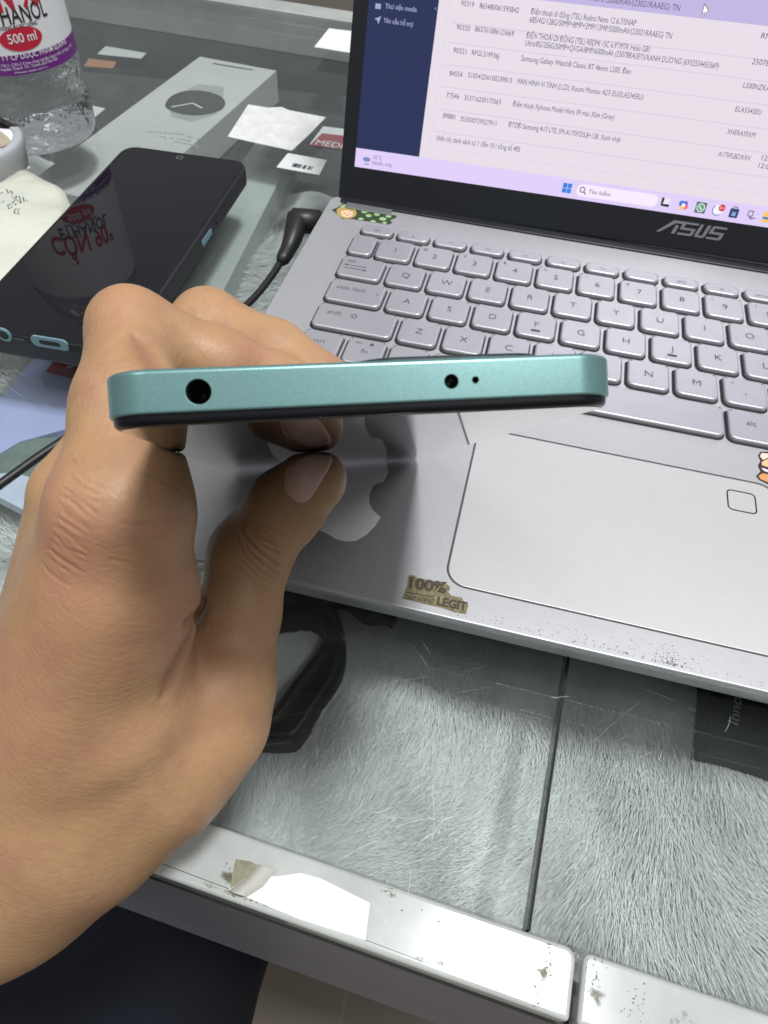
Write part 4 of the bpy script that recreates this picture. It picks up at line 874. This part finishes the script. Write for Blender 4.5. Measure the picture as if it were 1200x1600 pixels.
# ------------------------------------------------------------------ round tub and film scrap at the left edge
tc0 = at(-57, 216, -2); TR = abs(at(38, 216, -2)[0] - tc0[0]); tc0[2] = -20
TF = Frame(tc0, (1, 0, 0), (0, 1, 0))
tub = thing('round_tub', tc0, 'grey rimmed round plastic tub with a beige filling, cut off by the left border', 'tub')
V, F = lathe([(TR * .8, 0), (TR * .93, 2), (TR, 14), (TR, 16.5), (TR * .97, 18), (TR * .86, 18), (TR * .83, 17.4), (TR * .82, 16)], TF, 56, (True, False)); mesh('tub_wall', V, F, M['tape'], tub, True)
V, F = lathe([(TR * .83, 16.6), (TR * .5, 16.9), (.01, 17)], TF, 56); mesh('tub_filling', V, F, M['whitep'], tub, True)
th = np.linspace(0, 2 * math.pi, 30, endpoint=False); rr = TR * .70 * (1 + .12 * np.sin(3 * th) + .08 * np.sin(5 * th + 1))
V = TF(np.c_[rr * np.cos(th) + 1.5, rr * np.sin(th) * .9 - 1, np.full(30, 17.4)]); mesh('beige_patch', V, [list(range(30))], M['beige'], tub)
fs = thing('film_scrap', at(40, 340, -20), 'yellowed paper scrap with green handwriting, beside the black phone', 'paper')
FO = [at(u, v, -19.5)[:2] for u, v in ((-60, 300), (0, 290), (29, 266), (62, 278), (95, 294), (106, 312), (112, 340), (90, 400), (20, 460), (-60, 470))]
cxy = np.mean(FO, 0); rings = []
for k, sc_ in enumerate((1, .93, .8, .6, .4, .2)):
    P = closed_catmull(FO, 5); P = cxy + (P - cxy) * sc_
    z = -19.6 + (0, 2.2, 4.4, 5.2, 5.6, 5.8)[k] + .5 * np.sin(P[:, 0] * .25 + k) + .4 * np.sin(P[:, 1] * .3)
    rings.append(np.c_[P, np.maximum(z, -19.7)])
V, F = rings_vf(rings, False, True); fo = mesh('paper_body', V, F, M['film'], fs, True)
ti = BVHTree.FromPolygons([tuple(v) for v in V], F)
def drape(px, w, name, matl, par, lift=.15):
    m = MB()
    for line in px:
        q = []
        for u, v in line:
            d = ray(u, v); h = ti.ray_cast(Vector(CAM.tolist()), Vector(d.tolist()))
            if h[0] is not None: q.append(np.array(h[0]) + np.array([0, 0, lift]))
        if len(q) > 1:
            q = np.array(q); T = np.gradient(q, axis=0); T /= np.linalg.norm(T, axis=1, keepdims=True) + 1e-9; N = np.c_[-T[:, 1], T[:, 0], 0 * T[:, 0]] * w / 2
            n = len(q); m.add(np.r_[q + N, q - N], [[i, n + i, n + i + 1, i + 1] for i in range(n - 1)])
    return m.build(name, matl, par)
drape([[(0, 303), (6, 300)], [(10, 296), (13, 302), (17, 298), (20, 304)], [(18, 307), (22, 311), (26, 306)], [(19, 318), (27, 308)], [(25, 312), (33, 317), (30, 306)], [(31, 318), (44, 313)], [(36, 308), (38, 316)],
       [(31, 328), (24, 326), (22, 333), (30, 335), (28, 330)], [(20, 322), (14, 327), (12, 321), (17, 319)], [(24, 321), (25, 318)], [(8, 322), (2, 317)], [(6, 314), (1, 323)]], .55, 'handwriting', M['pen'], fo)

# ------------------------------------------------------------------ person: hand, trousers
person = thing('person', (0, -300, -900), 'left hand of a seated person in navy trousers, pinching the mint green phone', 'person')
def N(u, v, Z, r): return (atZ(u, v, Z), r)
chains = {
 'palm': (9.0, [
    (N(192, 800, 132, 12.6), N(70, 1150, 160, 19)), (N(122, 775, 146, 9.6), N(62, 1165, 178, 16)), (N(214, 925, 142, 12.2), N(165, 1100, 158, 18)),
    (N(125, 870, 166, 9), N(40, 1200, 192, 15)), (N(330, 1092, 171, 12.6), N(335, 1132, 170, 11.3)), (N(335, 1132, 170, 11.3), N(252, 1195, 168, 16.2)), (N(252, 1195, 168, 16.2), N(130, 1272, 170, 20)), (N(130, 1272, 170, 20), N(20, 1345, 175, 22.5)), (N(20, 1345, 175, 22.5), N(-180, 1480, 186, 26)), (N(165, 1100, 158, 18), N(60, 1250, 172, 24)),
    (N(95, 1235, 172, 24), N(-120, 1420, 186, 28)), (N(-40, 1180, 190, 24), N(-250, 1400, 205, 29)), (N(-120, 1420, 186, 28), N(-420, 1640, 200, 31)), (N(-250, 1400, 205, 28), N(-560, 1560, 215, 31))]),
 'index': (4.0, [(N(192, 800, 132, 12.6), N(201, 640, 139, 10.4)), (N(201, 640, 139, 10.4), N(204, 515, 150, 8.5)), (N(204, 515, 150, 8.5), N(345, 570, 158, 7.6)), (N(345, 570, 158, 7.6), N(430, 600, 165, 6.9)), (N(430, 600, 165, 6.9), N(500, 622, 170, 6.2))]),
 'middle': (4.0, [(N(122, 775, 146, 9.6), N(215, 640, 168, 9.2)), (N(215, 640, 168, 9.2), N(324, 507, 182, 8.8)), (N(324, 507, 182, 8.8), N(430, 553, 176, 7.9)), (N(430, 553, 176, 7.9), N(512, 600, 172, 7.0))]),
 'ring': (4.0, [(N(125, 870, 166, 9), N(215, 620, 195, 8.4)), (N(215, 620, 195, 8.4), N(300, 560, 205, 8.0)), (N(300, 560, 205, 8.0), N(400, 620, 200, 7.2))]),
 'thumb': (4.0, [(N(330, 1092, 171, 12.6), N(352, 1060, 172, 11.8)), (N(352, 1060, 172, 11.6), N(373, 960, 175, 10.0)), (N(373, 960, 175, 10.0), N(390, 868, 177, 10.1)), (N(390, 868, 177, 10.1), N(446, 793, 170, 9.0)), (N(446, 793, 170, 9.0), N(490, 750, 165, 8.0))]),
}
allp = np.array([q[0] for _, (k, ch) in chains.items() for seg in ch for q in seg])
lo = np.array([-165., -372, -20]); hi = allp.max(0) + 16; lo = np.maximum(lo, allp.min(0) - 34)
RES = 1.0
ax = [np.arange(lo[i], hi[i], RES, dtype=np.float32) for i in range(3)]
GXm, GYm, GZm = np.meshgrid(*ax, indexing='ij')
def smin(a, b, k):
    h = np.clip(.5 + .5 * (b - a) / k, 0, 1); return b * (1 - h) + a * h - k * h * (1 - h)
def cone(seg):
    (a, ra), (b, rb) = seg; ab = b - a; L2 = ab @ ab
    x = GXm - np.float32(a[0]); y = GYm - np.float32(a[1]); z = GZm - np.float32(a[2])
    t = np.clip((x * np.float32(ab[0]) + y * np.float32(ab[1]) + z * np.float32(ab[2])) / np.float32(L2), 0, 1)
    x -= t * np.float32(ab[0]); y -= t * np.float32(ab[1]); z -= t * np.float32(ab[2])
    return np.sqrt(x * x + y * y + z * z) - (np.float32(ra) + t * np.float32(rb - ra))
D = {}
for nm_, (k, ch) in chains.items():
    d = None
    for seg in ch: c_ = cone(seg); d = c_ if d is None else smin(d, c_, np.float32(k))
    D[nm_] = d
d = D['palm']; d = smin(d, D['index'], np.float32(5)); d = smin(d, smin(D['middle'], D['ring'], np.float32(.8)), np.float32(1.6)); 
d = smin(d, D['thumb'], np.float32(5.0))
# keep the flesh out of the phone: it presses flat against the glass and the back
qx = GXm - np.float32(PF.o[0]); qy = GYm - np.float32(PF.o[1]); qz = GZm - np.float32(PF.o[2])
def dot3(v): return qx * np.float32(v[0]) + qy * np.float32(v[1]) + qz * np.float32(v[2])
bxd = np.maximum(np.maximum(np.abs(dot3(PF.x) - PW / 2) - PW / 2, np.abs(dot3(PF.y) - PL / 2) - PL / 2), np.abs(dot3(PF.z) - TK / 2) - TK / 2) - np.float32(.12)
d = -smin(-d, bxd, np.float32(.8))
del qx, qy, qz, bxd, D

def surface_nets(d, ax):
    s = d < 0; nx_, ny_, nz_ = d.shape
    c = np.zeros((nx_ - 1, ny_ - 1, nz_ - 1), np.uint8)
    for i in (0, 1):
        for j in (0, 1):
            for k in (0, 1): c += s[i:nx_ - 1 + i, j:ny_ - 1 + j, k:nz_ - 1 + k]
    act = (c > 0) & (c < 8); I = np.argwhere(act); idx = -np.ones(act.shape, np.int32); idx[act] = np.arange(len(I))
    acc = np.zeros((len(I), 3)); cnt = np.zeros(len(I))
    cor = [(i, j, k) for i in (0, 1) for j in (0, 1) for k in (0, 1)]
    for a_ in range(8):
        for b_ in range(a_ + 1, 8):
            A = np.array(cor[a_]); B = np.array(cor[b_])
            if np.abs(A - B).sum() != 1: continue
            da = d[tuple((I + A).T)]; db = d[tuple((I + B).T)]; cr_ = (da < 0) != (db < 0)
            t = np.where(cr_, da / np.where(cr_, da - db, 1), 0)
            acc[cr_] += (A + (B - A) * t[:, None])[cr_]; cnt[cr_] += 1
    V = (I + acc / cnt[:, None]) * RES + np.array([a[0] for a in ax])
    F = []
    for axis in range(3):
        A = [slice(1, -1)] * 3; n_ = d.shape
        sl0 = [slice(1, n_[q] - 1) for q in range(3)]; sl0[axis] = slice(0, n_[axis] - 1)
        sl1 = list(sl0); sl1[axis] = slice(1, n_[axis])
        s0 = s[tuple(sl0)]; s1 = s[tuple(sl1)]; E = np.argwhere(s0 != s1)
        off = np.array([1, 1, 1]); off[axis] = 0; E0 = E + off
        u_, v_ = [q for q in range(3) if q != axis]; du = np.zeros(3, int); dv = np.zeros(3, int); du[u_] = 1; dv[v_] = 1
        q = np.c_[idx[tuple((E0 - du - dv).T)], idx[tuple((E0 - dv).T)], idx[tuple(E0.T)], idx[tuple((E0 - du).T)]]
        flip = s0[s0 != s1] if axis != 1 else ~s0[s0 != s1]
        q[~flip] = q[~flip][:, ::-1]; F.append(q)
    F = np.concatenate(F); F = F[(F >= 0).all(1)]
    return V, F
V, F = surface_nets(d, ax)
del d, GXm, GYm, GZm

def subdiv_quads(V, F):
    """one level of Catmull-Clark style refinement through bmesh-free numpy (edge midpoints, face centres, light smoothing)"""
    E = np.sort(np.concatenate([F[:, [0, 1]], F[:, [1, 2]], F[:, [2, 3]], F[:, [3, 0]]]), axis=1)
    U, inv = np.unique(E, axis=0, return_inverse=True); inv = inv.reshape(-1); nF = len(F)
    fc = V[F].mean(1); em = V[U].mean(1); base = len(V); V2 = np.concatenate([V, em, fc]); e = [base + inv[i * nF:(i + 1) * nF] for i in range(4)]; f = base + len(U) + np.arange(nF)
    F2 = np.concatenate([np.c_[F[:, 0], e[0], f, e[3]], np.c_[e[0], F[:, 1], e[1], f], np.c_[f, e[1], F[:, 2], e[2]], np.c_[e[3], f, e[2], F[:, 3]]])
    return V2, F2
def smooth(V, F, it, lam=.5):
    E = np.concatenate([F[:, [0, 1]], F[:, [1, 2]], F[:, [2, 3]], F[:, [3, 0]]]); E = np.concatenate([E, E[:, ::-1]]); n = len(V); c = np.bincount(E[:, 0], minlength=n)[:, None]
    for _ in range(it):
        s_ = np.stack([np.bincount(E[:, 0], V[E[:, 1], k], n) for k in range(3)], 1) / np.maximum(c, 1); V = V + lam * (s_ - V)
    return V
V = smooth(V, F, 3); V, F = subdiv_quads(V, F); V = smooth(V, F, 3)
tree = BVHTree.FromPolygons(V.tolist(), F.tolist())
def hit(u, v):
    h = tree.ray_cast(Vector(CAM.tolist()), Vector(ray(u, v).tolist())); return None if h[0] is None else (np.array(h[0]), np.array(h[1]))
# vertex normals
fn = np.cross(V[F[:, 2]] - V[F[:, 0]], V[F[:, 3]] - V[F[:, 1]]); VN = np.zeros_like(V)
for k in range(4): 
    for c3 in range(3): VN[:, c3] += np.bincount(F[:, k], fn[:, c3], len(V))
VN /= np.linalg.norm(VN, axis=1, keepdims=True) + 1e-12
h0 = hit(373, 960)
if h0 is not None:
    i_ = np.argmin(((V - h0[0]) ** 2).sum(1)); 
    if VN[i_] @ (CAM - V[i_]) < 0: VN = -VN; F = F[:, ::-1]
disp = np.zeros(len(V)); creasem = np.zeros(len(V)); redm = np.zeros(len(V))
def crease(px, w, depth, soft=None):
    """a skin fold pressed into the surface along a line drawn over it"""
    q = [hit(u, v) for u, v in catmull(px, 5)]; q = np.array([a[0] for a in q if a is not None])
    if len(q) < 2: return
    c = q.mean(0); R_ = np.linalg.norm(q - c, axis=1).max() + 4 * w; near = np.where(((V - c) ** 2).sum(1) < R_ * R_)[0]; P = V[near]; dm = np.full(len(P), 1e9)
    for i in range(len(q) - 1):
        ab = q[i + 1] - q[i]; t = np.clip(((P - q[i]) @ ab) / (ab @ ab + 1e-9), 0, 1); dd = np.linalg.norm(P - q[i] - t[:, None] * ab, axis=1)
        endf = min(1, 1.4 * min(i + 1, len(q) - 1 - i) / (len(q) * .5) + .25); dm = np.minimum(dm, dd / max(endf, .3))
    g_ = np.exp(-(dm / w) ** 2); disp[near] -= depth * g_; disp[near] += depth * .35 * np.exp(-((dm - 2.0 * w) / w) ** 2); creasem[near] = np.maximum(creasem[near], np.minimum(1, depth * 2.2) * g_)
def bump(u, v, r, amt, red=0):
    h = hit(u, v)
    if h is None: return
    g_ = np.exp(-((V - h[0]) ** 2).sum(1) / (r * r)); global disp, redm
    disp += amt * g_; redm = np.maximum(redm, red * g_)
# fold in the web between thumb and hand
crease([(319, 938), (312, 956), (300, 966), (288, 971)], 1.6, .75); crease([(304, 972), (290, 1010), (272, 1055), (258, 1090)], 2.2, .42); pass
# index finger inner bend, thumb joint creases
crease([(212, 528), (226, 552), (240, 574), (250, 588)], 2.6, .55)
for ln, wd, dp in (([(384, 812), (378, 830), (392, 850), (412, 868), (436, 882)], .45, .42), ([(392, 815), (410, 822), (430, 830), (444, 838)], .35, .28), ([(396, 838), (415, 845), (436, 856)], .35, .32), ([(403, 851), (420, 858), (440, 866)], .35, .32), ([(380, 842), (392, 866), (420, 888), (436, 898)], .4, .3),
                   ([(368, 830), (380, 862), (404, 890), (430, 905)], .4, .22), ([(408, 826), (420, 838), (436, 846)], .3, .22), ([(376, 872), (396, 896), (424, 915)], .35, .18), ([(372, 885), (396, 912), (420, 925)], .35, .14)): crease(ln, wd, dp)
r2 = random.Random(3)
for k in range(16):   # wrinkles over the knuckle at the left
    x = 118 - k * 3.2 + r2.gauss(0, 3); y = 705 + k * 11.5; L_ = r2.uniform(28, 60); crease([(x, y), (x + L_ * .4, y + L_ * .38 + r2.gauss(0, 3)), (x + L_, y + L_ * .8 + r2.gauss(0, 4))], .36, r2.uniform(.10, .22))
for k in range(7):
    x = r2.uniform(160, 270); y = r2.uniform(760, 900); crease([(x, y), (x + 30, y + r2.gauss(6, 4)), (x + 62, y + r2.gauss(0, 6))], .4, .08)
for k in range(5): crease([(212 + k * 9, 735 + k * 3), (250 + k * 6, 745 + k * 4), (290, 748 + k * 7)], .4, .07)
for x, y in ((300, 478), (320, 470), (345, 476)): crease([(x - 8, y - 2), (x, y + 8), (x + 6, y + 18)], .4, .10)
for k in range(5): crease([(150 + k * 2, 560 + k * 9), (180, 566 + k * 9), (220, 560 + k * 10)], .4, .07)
pass
# tendons, knuckle tops, redness
for (u0, v0, u1, v1, r, a_) in ((355, 1085, 200, 1210, 7, .8), (330, 1130, 180, 1250, 4.5, -.7), (260, 1080, 120, 1200, 7, -.9), (150, 930, 60, 1180, 7, .6), (210, 860, 150, 900, 8, -.5), (300, 1170, 120, 1330, 5, .5)):
    for t in np.linspace(0, 1, 7): bump(u0 + (u1 - u0) * t, v0 + (v1 - v0) * t, r, a_ * .45)
bump(370, 1010, 6, -.5); bump(350, 1060, 7, .6, .35); bump(95, 850, 10, .3, .85); bump(100, 910, 8, -.3, .6); bump(190, 470, 7, .5, .5); bump(340, 475, 6, .3, .4); bump(400, 560, 9, 0, .55); bump(290, 900, 8, .3, .5); bump(500, 720, 5, 0, .5); bump(150, 1000, 14, .2, .35); bump(75, 760, 6, .4, .6); bump(240, 820, 10, 0, .4); bump(20, 1100, 18, 0, .5); bump(310, 1060, 14, 0, .35)
V2 = V + VN * disp[:, None]
me = bpy.data.meshes.new('hand'); me.from_pydata(((V2 - ORG['person']) * S).tolist(), [], F.tolist()); me.polygons.foreach_set('use_smooth', [True] * len(me.polygons))
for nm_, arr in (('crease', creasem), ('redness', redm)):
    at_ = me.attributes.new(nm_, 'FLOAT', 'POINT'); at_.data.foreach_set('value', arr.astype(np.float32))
sk = bpy.data.materials.new('skin'); sk.use_nodes = True; nt = sk.node_tree; b = nt.nodes['Principled BSDF']; L_ = nt.links.new
tcn = nt.nodes.new('ShaderNodeTexCoord')
def noise(sc_, det=4, ro=.6):
    n = nt.nodes.new('ShaderNodeTexNoise'); n.inputs['Scale'].default_value = sc_; n.inputs['Detail'].default_value = det; n.inputs['Roughness'].default_value = ro; L_(tcn.outputs['Object'], n.inputs['Vector']); return n
def mixc(fac, a, b_, mode='MIX'):
    n = nt.nodes.new('ShaderNodeMix'); n.data_type = 'RGBA'; n.blend_type = mode
    for s_, v_ in ((n.inputs[0], fac), (n.inputs[6], a), (n.inputs[7], b_)):
        if isinstance(v_, bpy.types.NodeSocket): L_(v_, s_)
        elif isinstance(v_, tuple): s_.default_value = (*v_, 1)
        else: s_.default_value = v_
    return n.outputs[2]
def rng_(src, a, b_, c, d_):
    n = nt.nodes.new('ShaderNodeMapRange'); n.inputs[1].default_value = a; n.inputs[2].default_value = b_; n.inputs[3].default_value = c; n.inputs[4].default_value = d_; L_(src, n.inputs[0]); return n.outputs[0]
SK = (.385, .222, .112)
c1 = mixc(rng_(noise(38, 4).outputs[0], .35, .68, 0, 1), SK, (.435, .262, .135))
c1 = mixc(rng_(noise(90, 6, .75).outputs[0], .45, .7, 0, .8), c1, (.34, .175, .11))
ar = nt.nodes.new('ShaderNodeAttribute'); ar.attribute_name = 'redness'; c1 = mixc(rng_(ar.outputs['Fac'], 0, 1, 0, .6), c1, (.45, .20, .135))
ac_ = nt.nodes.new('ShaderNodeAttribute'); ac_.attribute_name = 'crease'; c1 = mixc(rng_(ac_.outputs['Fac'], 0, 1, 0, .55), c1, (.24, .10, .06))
L_(c1, b.inputs['Base Color'])
b.inputs['Subsurface Weight'].default_value = .22; b.inputs['Subsurface Radius'].default_value = (1, .35, .2); b.inputs['Subsurface Scale'].default_value = .0025
b.inputs['Specular IOR Level'].default_value = .38
L_(rng_(noise(300, 3).outputs[0], .3, .7, .42, .58), b.inputs['Roughness'])
vo = nt.nodes.new('ShaderNodeTexVoronoi'); vo.feature = 'DISTANCE_TO_EDGE'; vo.inputs['Scale'].default_value = 900; mp = nt.nodes.new('ShaderNodeMapping'); mp.inputs['Rotation'].default_value = (.4, .3, .7); mp.inputs['Scale'].default_value = (1, .45, 1)
L_(tcn.outputs['Object'], mp.inputs[0]); L_(mp.outputs[0], vo.inputs['Vector'])
wv_ = nt.nodes.new('ShaderNodeTexWave'); wv_.inputs['Scale'].default_value = 260; wv_.inputs['Distortion'].default_value = 7; wv_.inputs['Detail'].default_value = 4; wv_.inputs['Detail Scale'].default_value = 1.6
mp2 = nt.nodes.new('ShaderNodeMapping'); mp2.inputs['Rotation'].default_value = (.3, .9, .5); L_(tcn.outputs['Object'], mp2.inputs[0]); L_(mp2.outputs[0], wv_.inputs['Vector'])
ad = nt.nodes.new('ShaderNodeMath'); ad.operation = 'MULTIPLY_ADD'; ad.inputs[1].default_value = .22; L_(wv_.outputs['Fac'], ad.inputs[0]); L_(rng_(vo.outputs[0], 0, .12, 0, .2), ad.inputs[2])
ad2 = nt.nodes.new('ShaderNodeMath'); ad2.operation = 'MULTIPLY_ADD'; ad2.inputs[1].default_value = 1.2; L_(noise(240, 5, .7).outputs[0], ad2.inputs[0]); L_(ad.outputs[0], ad2.inputs[2])
bpn = nt.nodes.new('ShaderNodeBump'); bpn.inputs['Strength'].default_value = .55; bpn.inputs['Distance'].default_value = .00018; L_(ad2.outputs[0], bpn.inputs['Height']); L_(bpn.outputs[0], b.inputs['Normal'])
me.materials.append(sk)
hand = bpy.data.objects.new('hand', me); COL.objects.link(hand); hand.parent = person
# thumb nail
tree = BVHTree.FromPolygons(V2.tolist(), F.tolist())
nail_px = closed_catmull([(470, 711), (492, 704), (513, 705), (522, 714), (518, 728), (506, 748), (493, 770), (480, 786), (466, 788), (450, 778), (441, 760), (444, 738), (456, 722)], 5)
cpx = nail_px.mean(0); NR = 9; rings = []
nail_c = []
for k in range(NR + 1):
    s_ = 1 - k / NR * .97; ring_ = []
    for p in nail_px:
        q = cpx + (p - cpx) * s_; h = hit(*q)
        if h is None: ring_.append(None); continue
        nrm = h[1] if h[1] @ (CAM - h[0]) > 0 else -h[1]
        ring_.append(h[0] + nrm * (-.25 if k == 0 else (.12 if k == 1 else .28)))
    good = [r for r in ring_ if r is not None]
    if len(good) > len(ring_) * .5:
        last = good[0]
        for i, r in enumerate(ring_):
            if r is None: ring_[i] = last
            else: last = r
        rings.append(np.array(ring_))
if len(rings) > 2:
    Vn, Fn = rings_vf(rings, False, True); nl = mesh('thumb_nail', Vn, Fn, mat('nail', (.56, .36, .29), .28, coat=.35, spec=.5, var=.10, vscale=120), person, True)

# trousers: two soft dark folds below the counter edge
def blobby(path, r, n=40, amp=3.0, seed=0):
    P = catmull(path, 14); V, F = tube(P, r, n); rr = np.array(V); c = np.repeat(P, n, 0); dirv = rr - c; ph = np.arange(len(rr)) % n * 2 * math.pi / n; t = np.repeat(np.arange(len(P)), n) * .35
    k = 1 + amp / 100 * (np.sin(ph * 3 + t + seed) + .7 * np.sin(ph * 5 - t * 1.7 + seed)); return c + dirv * k[:, None], F
def aty(u, v, y):
    d_ = ray(u, v); return CAM + d_ * (y - CAM[1]) / d_[1]
e_ = at(402, 1550, -350); LR = 95.
m = MB()
for k_, x_ in enumerate((e_[0] - LR, e_[0] - 3 * LR - 4)):
    V, F = blobby([(x_ - 20, -560, -335), (x_ - 8, -400, -345), (x_, -300, -352), (x_ + 2, -200, -365), (x_ + 4, -130, -430), (x_ + 5, -110, -560), (x_ + 5, -105, -880)], LR, 56, 1.6, k_ + 1); m.add(V, F)
m.build('trousers', M['trouser'], person, True)
